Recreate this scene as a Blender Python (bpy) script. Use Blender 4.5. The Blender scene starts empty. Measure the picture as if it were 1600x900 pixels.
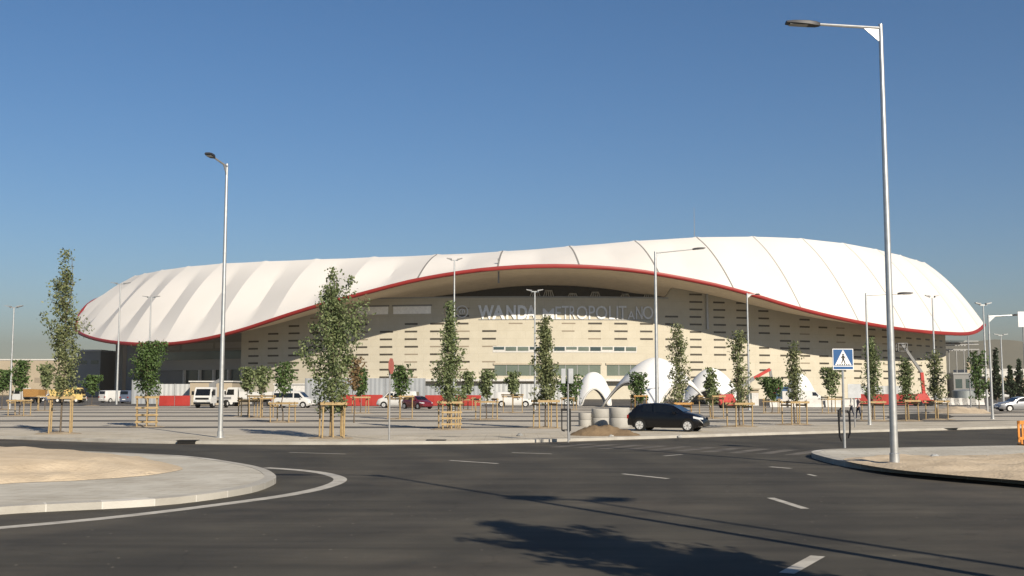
import bpy, bmesh, math, random
from mathutils import Vector, Matrix, noise
R = math.radians
scene = bpy.context.scene
col = scene.collection

# ------------------------------------------------------------------ camera
F = 1690.0; HC = 2.3; PITCH = math.atan(158.0 / F)
CP, SP = math.cos(PITCH), math.sin(PITCH)
cam = bpy.data.cameras.new('camera'); camo = bpy.data.objects.new('camera', cam); col.objects.link(camo)
camo.location = (0, 0, HC); camo.rotation_euler = (math.pi / 2 + PITCH, 0, 0)
cam.sensor_width = 36; cam.lens = 36 * F / 1600; cam.clip_start = .1; cam.clip_end = 20000
scene.camera = camo
LOT = .12          # height of the raised pavement and car park

def ray(px, py):
    a = (px - 800) / F; b = (450 - py) / F
    return Vector((a, CP - b * SP, SP + b * CP))
def ground(px, py, z0=0.0):
    d = ray(px, py); t = (z0 - HC) / d.z
    return Vector((d.x * t, d.y * t, z0))
def pt(px, py, Y):
    d = ray(px, py); return Vector((0, 0, HC)) + d * (Y / d.y)
def xat(px, Y, z=0.0):
    return (px - 800) / F * (Y * CP + (z - HC) * SP)

# ------------------------------------------------------------------ materials
KB = .62     # albedo scale
KEEP = ('sign_letter', 'roof_membrane', 'tent_fabric', 'soil', 'sign_', 'galv', 'alloy', 'machine', 'hill', 'number')
def sc(c, k=KB): return tuple(x*k for x in c)
def mat(name, c, rough=.8, metal=0.0, var=.12, scale=3.0, bump=0.0, bscale=40.0, c2=None, spec=.3, coat=0.0, emit=None):
    if not name.startswith(KEEP): c = sc(c); c2 = sc(c2) if c2 else None
    m = bpy.data.materials.new(name); m.use_nodes = True
    nt = m.node_tree; b = nt.nodes['Principled BSDF']
    b.inputs['Roughness'].default_value = rough; b.inputs['Metallic'].default_value = metal
    b.inputs['Specular IOR Level'].default_value = spec
    if coat: b.inputs['Coat Weight'].default_value = coat; b.inputs['Coat Roughness'].default_value = .06
    tc = nt.nodes.new('ShaderNodeTexCoord')
    n = nt.nodes.new('ShaderNodeTexNoise'); n.inputs['Scale'].default_value = scale; n.inputs['Detail'].default_value = 6; n.inputs['Roughness'].default_value = .6
    nt.links.new(tc.outputs['Object'], n.inputs['Vector'])
    r = nt.nodes.new('ShaderNodeValToRGB')
    d = c2 if c2 else tuple(x * (1 - var) for x in c); e = c if c2 else tuple(min(1, x * (1 + var)) for x in c)
    r.color_ramp.elements[0].position = .3; r.color_ramp.elements[1].position = .7
    r.color_ramp.elements[0].color = (*d, 1); r.color_ramp.elements[1].color = (*e, 1)
    nt.links.new(n.outputs['Fac'], r.inputs['Fac']); nt.links.new(r.outputs['Color'], b.inputs['Base Color'])
    if bump:
        n2 = nt.nodes.new('ShaderNodeTexNoise'); n2.inputs['Scale'].default_value = bscale; n2.inputs['Detail'].default_value = 5
        nt.links.new(tc.outputs['Object'], n2.inputs['Vector'])
        bp = nt.nodes.new('ShaderNodeBump'); bp.inputs['Strength'].default_value = bump; bp.inputs['Distance'].default_value = .03
        nt.links.new(n2.outputs['Fac'], bp.inputs['Height']); nt.links.new(bp.outputs['Normal'], b.inputs['Normal'])
    return m

def asphalt_mat(name, c1, c2, dust=(.2, .165, .125), dustamt=.5):
    c1, c2, dust = sc(c1, .66), sc(c2, .66), sc(dust)
    m = bpy.data.materials.new(name); m.use_nodes = True
    nt = m.node_tree; N = nt.nodes; L = nt.links; b = N['Principled BSDF']
    b.inputs['Roughness'].default_value = .82; b.inputs['Specular IOR Level'].default_value = .25
    tc = N.new('ShaderNodeTexCoord')
    def noise_(sc, det=6, vec=None, rough=.6, dist=0):
        n = N.new('ShaderNodeTexNoise'); n.inputs['Scale'].default_value = sc; n.inputs['Detail'].default_value = det
        n.inputs['Roughness'].default_value = rough; n.inputs['Distortion'].default_value = dist
        L.new(vec or tc.outputs['Object'], n.inputs['Vector']); return n.outputs['Fac']
    def ramp(f, a, bb, ca, cb):
        r = N.new('ShaderNodeValToRGB'); r.color_ramp.elements[0].position = a; r.color_ramp.elements[1].position = bb
        r.color_ramp.elements[0].color = (*ca, 1); r.color_ramp.elements[1].color = (*cb, 1); L.new(f, r.inputs['Fac']); return r.outputs['Color']
    def mix(kind, fac, a, bb):
        x = N.new('ShaderNodeMix'); x.data_type = 'RGBA'; x.blend_type = kind
        if isinstance(fac, float): x.inputs['Factor'].default_value = fac
        else: L.new(fac, x.inputs['Factor'])
        L.new(a, x.inputs['A']); L.new(bb, x.inputs['B']); return x.outputs['Result']
    base = ramp(noise_(.35, 8), .3, .72, c1, c2)
    grain = ramp(noise_(55, 3, rough=.8), .25, .75, (.72,) * 3, (1.3,) * 3)
    out = mix('MULTIPLY', 1.0, base, grain)
    mp = N.new('ShaderNodeMapping'); mp.inputs['Rotation'].default_value = (0, 0, R(64)); mp.inputs['Scale'].default_value = (.09, 1.1, 1)
    L.new(tc.outputs['Object'], mp.inputs['Vector'])
    streak = ramp(noise_(1.3, 5, mp.outputs['Vector'], dist=.6), .3, .7, (.66,) * 3, (1.3,) * 3)
    out = mix('MULTIPLY', .8, out, streak)
    # broad wheel-worn arcs round the junction
    wv = N.new('ShaderNodeTexWave'); wv.wave_type = 'RINGS'; wv.rings_direction = 'SPHERICAL'; wv.inputs['Scale'].default_value = .095; wv.inputs['Distortion'].default_value = 1.6
    wv.inputs['Detail'].default_value = 3; wv.inputs['Detail Scale'].default_value = .35
    mo = N.new('ShaderNodeMapping'); mo.inputs['Location'].default_value = (26, -30, 0); L.new(tc.outputs['Object'], mo.inputs['Vector']); L.new(mo.outputs['Vector'], wv.inputs['Vector'])
    out = mix('MULTIPLY', .55, out, ramp(wv.outputs['Fac'], .2, .8, (.78, .78, .79), (1.16, 1.15, 1.12)))
    vo = N.new('ShaderNodeTexVoronoi'); vo.inputs['Scale'].default_value = 2.2; L.new(tc.outputs['Object'], vo.inputs['Vector'])
    sp = ramp(vo.outputs['Distance'], .035, .06, (.5, .5, .5), (0, 0, 0))
    ds = N.new('ShaderNodeRGB'); ds.outputs[0].default_value = (.3, .26, .2, 1)
    out = mix('MIX', sp, out, ds.outputs[0])
    # fine cracks
    vc = N.new('ShaderNodeTexVoronoi'); vc.feature = 'DISTANCE_TO_EDGE'; vc.inputs['Scale'].default_value = .16
    nz = N.new('ShaderNodeTexNoise'); nz.inputs['Scale'].default_value = .9; nz.inputs['Detail'].default_value = 6; L.new(tc.outputs['Object'], nz.inputs['Vector'])
    mv = N.new('ShaderNodeMix'); mv.data_type = 'RGBA'; mv.blend_type = 'LINEAR_LIGHT'; mv.inputs['Factor'].default_value = .9; L.new(tc.outputs['Object'], mv.inputs['A']); L.new(nz.outputs['Color'], mv.inputs['B']); L.new(mv.outputs['Result'], vc.inputs['Vector'])
    out = mix('MULTIPLY', .5, out, ramp(vc.outputs['Distance'], .001, .004, (.35,)*3, (1,)*3))
    dn = ramp(noise_(.13, 7, rough=.68), .5, .78, (0, 0, 0), (dustamt,) * 3)
    dd = N.new('ShaderNodeRGB'); dd.outputs[0].default_value = (*dust, 1)
    out = mix('MIX', dn, out, dd.outputs[0])
    L.new(out, b.inputs['Base Color'])
    bp = N.new('ShaderNodeBump'); bp.inputs['Strength'].default_value = .45; bp.inputs['Distance'].default_value = .012
    L.new(noise_(70, 3), bp.inputs['Height']); L.new(bp.outputs['Normal'], b.inputs['Normal'])
    return m

def paver_mat(name, c1, c2, joint, bw, bh, jw=.02, rot=0, bump=.3):
    c1, c2, joint = sc(c1), sc(c2), sc(joint)
    m = bpy.data.materials.new(name); m.use_nodes = True
    nt = m.node_tree; N = nt.nodes; L = nt.links; b = N['Principled BSDF']; b.inputs['Roughness'].default_value = .88
    b.inputs['Specular IOR Level'].default_value = .2
    tc = N.new('ShaderNodeTexCoord'); mp = N.new('ShaderNodeMapping'); mp.inputs['Rotation'].default_value = (0, 0, rot)
    L.new(tc.outputs['Object'], mp.inputs['Vector'])
    br = N.new('ShaderNodeTexBrick'); br.inputs['Scale'].default_value = 1; br.inputs['Brick Width'].default_value = bw; br.inputs['Row Height'].default_value = bh
    br.inputs['Mortar Size'].default_value = jw; br.inputs['Color1'].default_value = (*c1, 1); br.inputs['Color2'].default_value = (*c2, 1); br.inputs['Mortar'].default_value = (*joint, 1)
    L.new(mp.outputs['Vector'], br.inputs['Vector'])
    n = N.new('ShaderNodeTexNoise'); n.inputs['Scale'].default_value = .5; n.inputs['Detail'].default_value = 9; n.inputs['Roughness'].default_value = .7
    L.new(tc.outputs['Object'], n.inputs['Vector'])
    r = N.new('ShaderNodeValToRGB'); r.color_ramp.elements[0].position = .3; r.color_ramp.elements[1].position = .7
    r.color_ramp.elements[0].color = (.72, .68, .62, 1); r.color_ramp.elements[1].color = (1.1, 1.08, 1.04, 1); L.new(n.outputs['Fac'], r.inputs['Fac'])
    x = N.new('ShaderNodeMix'); x.data_type = 'RGBA'; x.blend_type = 'MULTIPLY'; x.inputs['Factor'].default_value = 1
    L.new(br.outputs['Color'], x.inputs['A']); L.new(r.outputs['Color'], x.inputs['B']); L.new(x.outputs['Result'], b.inputs['Base Color'])
    return m

def glass_mat(name, c, rough=.06):
    m = mat(name, c, rough, 0, .25, .3, spec=.6); return m

M = {}
M['asphalt'] = asphalt_mat('asphalt', (.050, .0455, .036), (.087, .078, .061))
M['asphalt_old'] = asphalt_mat('asphalt_old', (.085, .08, .074), (.15, .14, .125), dustamt=.7)
M['line'] = mat('road_paint', (.7, .66, .58), .7, 0, .1, 2.5, .2, 60, c2=(.4, .37, .32))
M['line_worn'] = mat('road_paint_worn', (.21, .19, .16), .8, 0, .1, 1.2, .2, 60, c2=(.075, .065, .055))
M['sand'] = mat('sand', (.74, .61, .45), .95, 0, .1, .9, .9, 9, c2=(.58, .465, .33), spec=.1)
M['dirt'] = mat('dirt', (.3, .215, .13), .95, 0, .1, 1.5, .9, 12, c2=(.2, .14, .085), spec=.1)
M['dry_ground'] = mat('dry_ground', (.3, .25, .18), .95, 0, .1, .02, .3, 3, c2=(.2, .18, .12), spec=.1)
M['lot'] = mat('lot_surface', (.64, .585, .495), .92, 0, .1, .22, .5, 14, c2=(.48, .435, .365), spec=.15)
M['pave'] = paver_mat('pavement_slabs', (.68, .63, .54), (.62, .575, .49), (.46, .42, .355), 1.2, .6)
M['kerbstone'] = mat('kerbstone', (.58, .55, .49), .85, 0, .1, 1.2, .3, 30, c2=(.42, .39, .34))
M['island_pave'] = paver_mat('island_paving', (.68, .655, .595), (.62, .60, .545), (.47, .445, .39), .9, .5, .015, R(12))
M['kerb_joint'] = mat('kerb_joint', (.72, .69, .63), .9)
M['kerb_light'] = mat('kerb_light', (.66, .63, .57), .85, 0, .1, 1.2, .3, 30)
M['kerb_dark'] = mat('kerb_dark', (.48, .455, .405), .85, 0, .1, 1.2, .3, 30)
M['soil'] = mat('pit_soil', (.47, .385, .28), .95, 0, .1, 2, .9, 14, c2=(.33, .26, .18), spec=.1)
M['dust'] = asphalt_mat('dusty_asphalt', (.075, .064, .05), (.16, .135, .105), dust=(.3, .25, .19), dustamt=.8)
M['galv'] = mat('galvanised_steel', (.5, .5, .49), .38, .75, .12, 5)
M['galv_dull'] = mat('dull_steel', (.42, .42, .42), .5, .4, .12, 5)
M['lamp_dark'] = mat('lamp_housing', (.05, .05, .055), .5, .2)
M['lens'] = mat('lamp_lens', (.35, .36, .34), .2, 0)
M['timber'] = mat('timber', (.53, .385, .195), .8, 0, .2, 6, c2=(.36, .25, .12))
M['timber_orange'] = mat('timber_orange', (.6, .33, .1), .75, 0, .2, 6, c2=(.42, .22, .07))
M['bark'] = mat('bark', (.2, .155, .11), .9, 0, .2, 9, c2=(.11, .085, .06))
M['black'] = mat('black_plastic', (.012, .012, .013), .5, 0)
M['iron'] = mat('cast_iron', (.01, .009, .008), .8, 0)
M['rubber'] = mat('rubber', (.015, .015, .015), .85, 0)
M['rim'] = mat('alloy_rim', (.6, .59, .57), .4, .3)
M['arch'] = mat('wheel_well', (.004, .004, .004), .9)
M['car_black'] = mat('car_paint_black', (.0035, .004, .007), .3, 0, .1, 3, coat=.25, spec=.3)
M['car_white'] = mat('car_paint_white', (.78, .77, .74), .4, 0, .05, 3, coat=.5)
M['car_silver'] = mat('car_paint_silver', (.42, .43, .45), .35, .4, .05, 3, coat=.6)
M['car_red'] = mat('car_paint_red', (.17, .012, .02), .35, 0, .1, 3, coat=.8)
M['car_blue'] = mat('car_paint_blue', (.16, .19, .27), .35, .2, .1, 3, coat=.6)
M['yellow'] = mat('machine_yellow', (.5, .36, .13), .55, 0, .15, 3)
M['machine_red'] = mat('machine_red', (.36, .035, .028), .5, 0, .12, 3)
M['car_glass'] = mat('car_glass', (.008, .01, .013), .06, 0, .1, 2, spec=.45)
M['headlight'] = mat('headlight_glass', (.7, .72, .74), .12, 0, .05)
M['tail'] = mat('tail_light', (.35, .02, .015), .25)
M['plate'] = mat('number_plate', (.8, .8, .78), .5)
M['membrane'] = mat('roof_membrane', (.67, .645, .615), .7, 0, .02, .06, c2=(.615, .59, .56), spec=.15)
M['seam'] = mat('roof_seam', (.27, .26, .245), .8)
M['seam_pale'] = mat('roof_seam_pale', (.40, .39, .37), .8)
M['rim_red'] = mat('rim_red', (.36, .03, .026), .5, 0, .1, .2)
M['soffit'] = paver_mat('soffit_panels', (1, .88, .70), (.97, .85, .67), (.85, .73, .57), 14, 2.4, .03)
def translucent(m, amt, c):
    nt = m.node_tree; b = nt.nodes['Principled BSDF']; t = nt.nodes.new('ShaderNodeBsdfTranslucent'); t.inputs['Color'].default_value = (*c, 1)
    x = nt.nodes.new('ShaderNodeMixShader'); x.inputs['Fac'].default_value = amt
    nt.links.new(b.outputs['BSDF'], x.inputs[1]); nt.links.new(t.outputs['BSDF'], x.inputs[2]); nt.links.new(x.outputs['Shader'], nt.nodes['Material Output'].inputs['Surface'])
translucent(M['membrane'], .16, (.9, .84, .74)); translucent(M['soffit'], .42, (.9, .76, .56))
M['facade'] = None
M['slot'] = mat('window_slot_glass', (.085, .073, .055), .35, 0, .2, .2)
M['slot_pale'] = mat('pale_slot', (.36, .3, .225), .8, 0, .1, .2)  # paler tone; on the facade it paints slots reflecting the sun
M['sill'] = mat('slot_sill', (.6, .52, .4), .8)
M['green_glass'] = mat('green_glass', (.10, .135, .115), .12, 0, .3, .08, c2=(.2, .24, .2), spec=.6)
M['dark_glass'] = mat('dark_glass', (.05, .085, .09), .12, 0, .3, .08, spec=.6)
M['white_trim'] = mat('white_trim', (.76, .74, .7), .6)
M['sunlit_gap'] = mat('sign_sunlit_gap', (.88, .86, .82), .6, 0, .1, 2)  # painted bright for the sunlit background seen through facade gaps
M['letter_white'] = mat('sign_letter_white', (.72, .72, .72), .5)
M['letter_grey'] = mat('sign_letter_grey', (.62, .62, .62), .5)
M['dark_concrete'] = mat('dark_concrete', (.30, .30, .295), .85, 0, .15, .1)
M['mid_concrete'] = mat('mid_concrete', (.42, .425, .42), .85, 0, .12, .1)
M['concrete'] = mat('concrete', (.55, .53, .49), .85, 0, .12, 1.5, .3, 20, c2=(.42, .4, .36))
M['opening_shade'] = mat('opening_shade_dark', (.09, .085, .08), .9)  # dark colour standing for shade in the gap above the facade
M['hoard_grey'] = mat('hoarding_grey', (.40, .42, .44), .6, 0, .08, .3)
M['hoard_pale'] = mat('hoarding_pale', (.62, .63, .62), .55, .1, .08, .3)
M['hoard_red'] = mat('hoarding_red', (.46, .04, .03), .6, 0, .12, .6)
M['barrier_white'] = mat('barrier_white', (.72, .7, .66), .6, 0, .1, 2)
M['orange_plastic'] = mat('orange_plastic', (.72, .27, .04), .5, 0, .1, 4)
M['tent'] = mat('tent_fabric', (.62, .615, .60), .65, 0, .03, .5)
M['beige_wall'] = mat('beige_render', (.5, .42, .31), .9, 0, .1, .1)
M['tank'] = mat('tank_steel', (.4, .43, .42), .45, .4, .1, .6)
M['blue_cabin'] = mat('blue_tarpaulin', (.05, .12, .25), .6)
M['sign_blue'] = mat('sign_blue', (.008, .062, .18), .5, 0, .04)
M['sign_white'] = mat('sign_white', (.6, .6, .6), .4, 0, .03)
M['sign_black'] = mat('sign_black', (.015, .015, .015), .5)
M['sign_back'] = mat('sign_back', (.36, .37, .38), .5, .5)
M['sign_red'] = mat('sign_red_faded', (.3, .09, .07), .5)
M['skin'] = mat('skin', (.45, .28, .2), .6)
M['shirt'] = mat('shirt_pink', (.5, .36, .34), .8)
M['trousers'] = mat('trousers_navy', (.03, .035, .06), .8)
M['hair'] = mat('hair_dark', (.03, .02, .015), .8)
M['hill'] = mat('hill', (.19, .18, .14), .95, 0, .1, .002, c2=(.12, .125, .10), spec=.05)

def facade_material():
    m = paver_mat('facade_panels', (.72, .67, .55), (.70, .65, .53), (.645, .59, .48), 3.6, 1.66, .04)
    rr = [n for n in m.node_tree.nodes if n.type == 'VALTORGB'][0]; rr.color_ramp.elements[0].color = (.93, .915, .89, 1); rr.color_ramp.elements[1].color = (1.04, 1.03, 1.02, 1)
    nt = m.node_tree
    uv = nt.nodes.new('ShaderNodeUVMap'); uv.uv_map = 'UVMap'
    mp = [n for n in nt.nodes if n.type == 'MAPPING'][0]
    for l in list(nt.links):
        if l.to_node == mp: nt.links.remove(l)
    nt.links.new(uv.outputs['UV'], mp.inputs['Vector'])
    return m
M['facade'] = facade_material()

def leaf_mat(name, c, c2):
    m = bpy.data.materials.new(name); m.use_nodes = True
    nt = m.node_tree; N = nt.nodes; L = nt.links; b = N['Principled BSDF']
    b.inputs['Roughness'].default_value = .55; b.inputs['Specular IOR Level'].default_value = .35
    a = N.new('ShaderNodeAttribute'); a.attribute_name = 'tint'
    r = N.new('ShaderNodeValToRGB'); r.color_ramp.elements[0].color = (*c, 1); r.color_ramp.elements[1].color = (*c2, 1)
    L.new(a.outputs['Fac'], r.inputs['Fac']); L.new(r.outputs['Color'], b.inputs['Base Color'])
    tr = N.new('ShaderNodeBsdfTranslucent'); L.new(r.outputs['Color'], tr.inputs['Color'])
    mx = N.new('ShaderNodeMixShader'); mx.inputs['Fac'].default_value = .28
    L.new(b.outputs['BSDF'], mx.inputs[1]); L.new(tr.outputs['BSDF'], mx.inputs[2])
    L.new(mx.outputs['Shader'], N['Material Output'].inputs['Surface'])
    return m
M['leaf_green'] = leaf_mat('leaf_green', (.062, .094, .034), (.205, .235, .105))
M['leaf_olive'] = leaf_mat('leaf_olive', (.075, .10, .04), (.225, .235, .11))
M['leaf_deep'] = leaf_mat('leaf_deep', (.036, .07, .018), (.10, .155, .045))
M['leaf_conifer'] = leaf_mat('leaf_conifer', (.015, .03, .013), (.04, .06, .025))
M['leaf_red'] = leaf_mat('leaf_red', (.12, .075, .035), (.21, .145, .07))

# ------------------------------------------------------------------ mesh builder
class MB:
    def __init__(s): s.v = []; s.f = []; s.mi = []; s.uv = {}
    def add(s, vs, fs, mi=0):
        o = len(s.v); s.v += [tuple(x) for x in vs]
        for f in fs: s.f.append([i + o for i in f]); s.mi.append(mi)
        return o
    def box(s, x0, x1, y0, y1, z0, z1, mi=0):
        s.add([(x0,y0,z0),(x1,y0,z0),(x1,y1,z0),(x0,y1,z0),(x0,y0,z1),(x1,y0,z1),(x1,y1,z1),(x0,y1,z1)],
              [(0,3,2,1),(4,5,6,7),(0,1,5,4),(1,2,6,5),(2,3,7,6),(3,0,4,7)], mi)
    def bar(s, a, b, w, h=None, mi=0):
        a = Vector(a); b = Vector(b); h = h or w; d = (b - a).normalized()
        u = d.cross(Vector((0, 0, 1)));
        if u.length < .01: u = Vector((1, 0, 0))
        u.normalize(); n = u.cross(d).normalized()
        vs = [p + u * (sx * w / 2) + n * (sz * h / 2) for p in (a, b) for sx, sz in ((-1,-1),(1,-1),(1,1),(-1,1))]
        s.add(vs, [(3,2,1,0),(4,5,6,7),(0,1,5,4),(1,2,6,5),(2,3,7,6),(3,0,4,7)], mi)
    def tube(s, pts, rs, n=8, cap=True, mi=0):
        pts = [Vector(p) for p in pts]
        if not isinstance(rs, (list, tuple)): rs = [rs] * len(pts)
        rings = []
        d0 = (pts[1] - pts[0]).normalized(); u = d0.cross(Vector((0, 0, 1)))
        if u.length < .01: u = Vector((1, 0, 0))
        u.normalize()
        for i, p in enumerate(pts):
            d = (pts[min(i+1, len(pts)-1)] - pts[max(i-1, 0)]).normalized()
            u = (u - d * u.dot(d)).normalized(); w = d.cross(u)
            rings.append([p + (u * math.cos(2*math.pi*k/n) + w * math.sin(2*math.pi*k/n)) * rs[i] for k in range(n)])
        vs = [q for r in rings for q in r]; fs = []
        for i in range(len(pts) - 1):
            for k in range(n):
                fs.append((i*n+k, i*n+(k+1) % n, (i+1)*n+(k+1) % n, (i+1)*n+k))
        if cap: fs += [tuple(range(n-1, -1, -1)), tuple((len(pts)-1)*n + k for k in range(n))]
        s.add(vs, fs, mi)
    def lathe(s, prof, c=(0, 0, 0), n=24, mi=0):
        vs = [(c[0] + r*math.cos(2*math.pi*k/n), c[1] + r*math.sin(2*math.pi*k/n), c[2] + z) for r, z in prof for k in range(n)]
        fs = [(i*n+k, i*n+(k+1) % n, (i+1)*n+(k+1) % n, (i+1)*n+k) for i in range(len(prof)-1) for k in range(n)]
        s.add(vs, fs, mi)
    def prism(s, poly, z0, z1, mi=0):
        n = len(poly)
        s.add([(x, y, z0) for x, y in poly] + [(x, y, z1) for x, y in poly],
              [tuple(range(n-1, -1, -1)), tuple(range(n, 2*n))] + [(i, (i+1) % n, n+(i+1) % n, n+i) for i in range(n)], mi)
    def build(s, name, m, parent=None, smooth=False, org=None, fix=True):
        me = bpy.data.meshes.new(name)
        o_ = Vector(org) if org is not None else Vector((0, 0, 0))
        me.from_pydata([tuple(Vector(p) - o_) for p in s.v], [], s.f)
        for mm in (m if isinstance(m, list) else [m]): me.materials.append(mm)
        if isinstance(m, list): me.polygons.foreach_set('material_index', s.mi)
        if fix:
            bm = bmesh.new(); bm.from_mesh(me); bmesh.ops.recalc_face_normals(bm, faces=bm.faces); bm.to_mesh(me); bm.free()
        if smooth:
            me.polygons.foreach_set('use_smooth', [True] * len(me.polygons))
            me.set_sharp_from_angle(angle=R(smooth if smooth is not True else 40))
        me.update()
        o = bpy.data.objects.new(name, me); col.objects.link(o)
        if parent: o.parent = parent
        return o

def tag(o, label=None, cat=None, group=None, kind=None):
    if label: o['label'] = label
    if cat: o['category'] = cat
    if group: o['group'] = group
    if kind: o['kind'] = kind
    return o
def empty(name, loc, rz=0.0, label=None, cat=None, group=None):
    o = bpy.data.objects.new(name, None); col.objects.link(o); o.location = loc; o.rotation_euler = (0, 0, rz)
    o.empty_display_size = .2
    return tag(o, label, cat, group)
def copy_thing(src, loc, rz, label, group=None, scale=None):
    def cp(o, parent):
        c = o.copy(); col.objects.link(c)
        if parent: c.parent = parent
        for ch in [x for x in kids.get(o.name, [])]: cp(ch, c)
        return c
    kids = {}
    for o in list(col.objects):
        if o.parent: kids.setdefault(o.parent.name, []).append(o)
    r = cp(src, None); r.location = loc; r.rotation_euler = (0, 0, rz); r['label'] = label
    if group: r['group'] = group
    if scale: r.scale = (scale,) * 3 if isinstance(scale, float) else scale
    return r
def interp(tab, x):
    if x <= tab[0][0]: return tab[0][1]
    for (a, b), (c, d) in zip(tab, tab[1:]):
        if x <= c: return b + (d - b) * (x - a) / (c - a)
    return tab[-1][1]
def smooth_interp(tab, x):     # Catmull-Rom through a table
    if x <= tab[0][0]: return tab[0][1]
    if x >= tab[-1][0]: return tab[-1][1]
    for i in range(len(tab) - 1):
        if x <= tab[i+1][0]: break
    x0, y0 = tab[i]; x1, y1 = tab[i+1]
    m0 = (y1 - tab[max(i-1, 0)][1]) / (x1 - tab[max(i-1, 0)][0]) if i > 0 else (y1 - y0) / (x1 - x0)
    m1 = (tab[min(i+2, len(tab)-1)][1] - y0) / (tab[min(i+2, len(tab)-1)][0] - x0)
    h = x1 - x0; t = (x - x0) / h
    return (2*t**3 - 3*t*t + 1)*y0 + (t**3 - 2*t*t + t)*h*m0 + (-2*t**3 + 3*t*t)*y1 + (t**3 - t*t)*h*m1

# ------------------------------------------------------------------ light, sky
SUN_AZ = R(31); SUN_EL = R(30)
to_sun = Vector((math.sin(SUN_AZ) * math.cos(SUN_EL), -math.cos(SUN_AZ) * math.cos(SUN_EL), math.sin(SUN_EL)))
sl = bpy.data.lights.new('sun', 'SUN'); sl.energy = 5.0; sl.angle = R(.55); sl.color = (1, .90, .745)
so = bpy.data.objects.new('sun', sl); col.objects.link(so); so.rotation_euler = to_sun.to_track_quat('Z', 'Y').to_euler()
w = bpy.data.worlds.new('World'); scene.world = w; w.use_nodes = True
wn = w.node_tree; bg = wn.nodes['Background']
sky = wn.nodes.new('ShaderNodeTexSky'); sky.sky_type = 'NISHITA'; sky.sun_disc = False
sky.sun_elevation = SUN_EL; sky.sun_rotation = math.pi - SUN_AZ
sky.altitude = 600; sky.air_density = 1.0; sky.dust_density = .6; sky.ozone_density = 4.0
hs = wn.nodes.new('ShaderNodeHueSaturation'); hs.inputs['Saturation'].default_value = 1.2; hs.inputs['Value'].default_value = 1.0
wn.links.new(sky.outputs['Color'], hs.inputs['Color']); wn.links.new(hs.outputs['Color'], bg.inputs['Color']); bg.inputs['Strength'].default_value = .0568
scene.view_settings.view_transform = 'Standard'; scene.view_settings.look = 'None'
scene.view_settings.exposure = .80; scene.view_settings.gamma = 1; scene.view_settings.use_curve_mapping = False
scene.cycles.max_bounces = 6; scene.cycles.volume_bounces = 0; scene.cycles.use_denoising = True

# ------------------------------------------------------------------ ground
def sheet(name, poly, z, m, kind='structure'):
    b = MB(); b.add([(x, y, z) for x, y in poly], [tuple(range(len(poly)))]); o = b.build(name, m, fix=False); return tag(o, kind=kind)
sheet('ground', [(-5500, -150), (5500, -150), (5500, 6000), (-5500, 6000)], -.02, M['dry_ground'])
sheet('road', [(-260, -60), (260, -60), (260, 130), (-260, 130)], 0, M['asphalt'])

kerb_px = [(-900, 676), (-400, 679), (0, 686), (120, 690), (240, 693), (380, 694.5), (500, 695), (700, 694), (800, 692.5), (950, 688), (1100, 683), (1300, 677), (1450, 673), (1600, 669), (1800, 664.5), (2300, 657)]
kp = []
for i in range(140):
    px = -900 + 3200 * i / 139; kp.append(ground(px, smooth_interp(kerb_px, px)))
lb = MB(); n = len(kp)
vs = [(p.x, p.y, 0) for p in kp] + [(p.x, p.y, LOT) for p in kp] + [(p.x * 1.9, 480, LOT) for p in kp]
lb.add(vs, [(i, i+1, n+i+1, n+i) for i in range(n-1)] + [(n+i, n+i+1, 2*n+i+1, 2*n+i) for i in range(n-1)])
tag(lb.build('parking_lot', M['lot'], fix=False), kind='structure')
kb = MB(); pv = MB()
for i in range(n - 1):
    a, b_ = kp[i], kp[i+1]
    def off(p, d, z): return (p.x, p.y + d, z)
    kb.add([off(a, -.01, 0), off(b_, -.01, 0), off(b_, -.01, LOT+.012), off(a, -.01, LOT+.012), off(b_, .3, LOT+.012), off(a, .3, LOT+.012)], [(0,1,2,3), (3,2,4,5)])
    wd = 6.5 if i < 60 else 6.5 + (i - 60) * .05
    pv.add([off(a, .3, LOT+.006), off(b_, .3, LOT+.006), off(b_, wd, LOT+.006), off(a, wd, LOT+.006)], [(0,1,2,3)])
tag(kb.build('kerb', M['kerbstone'], fix=False), kind='structure')
db = MB()
for i in range(n - 1):
    a, b_ = kp[i], kp[i+1]; wa = .8 + .7*noise.noise((a.x*.22, 0, 3)); wc = .8 + .7*noise.noise((b_.x*.22, 0, 3))
    if 4 < kp[i].x < 9: wa += .4; wc += .4
    db.add([(a.x, a.y-.01, .004), (b_.x, b_.y-.01, .004), (b_.x, b_.y-max(.15, wc), .004), (a.x, a.y-max(.15, wa), .004)], [(0,3,2,1)])
tag(db.build('road_dust', M['dust'], fix=False), kind='structure')
tag(pv.build('pavement', M['pave'], fix=False), kind='structure')
random.seed(5)
for Y, dp in ((62.5, 2.6), (75, 3.4), (88, 3.4), (101, 3.8), (114, 4.2), (127, 4.5)):
    b = MB(); top = []; bot = []
    for i in range(90):
        x = -150 + 300 * i / 89
        top.append((x, Y + dp/2 + noise.noise((x*.15, Y, 0)) * .7, LOT+.004)); bot.append((x, Y - dp/2 + noise.noise((x*.15, Y, 7)) * .7, LOT+.004))
    keep = [(-150, 150)] if Y > 63 else [(-150, 1.5), (9, 24)]
    for i in range(89):
        xm = (top[i][0] + top[i+1][0]) / 2
        if any(a < xm < c for a, c in keep): b.add([bot[i], bot[i+1], top[i+1], top[i]], [(0,1,2,3)])
    tag(b.build('parking_aisle', M['asphalt_old'], fix=False), kind='structure')
sheet('forecourt', [(-190, 137.5), (190, 137.5), (190, 330), (-190, 330)], LOT+.006, M['asphalt_old'])
pc = [ground(px, py, LOT) for px, py in ((1385, 652), (1400, 647.5), (1440, 646), (1480, 647.5), (1492, 651), (1475, 655), (1430, 657), (1395, 656))]
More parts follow.
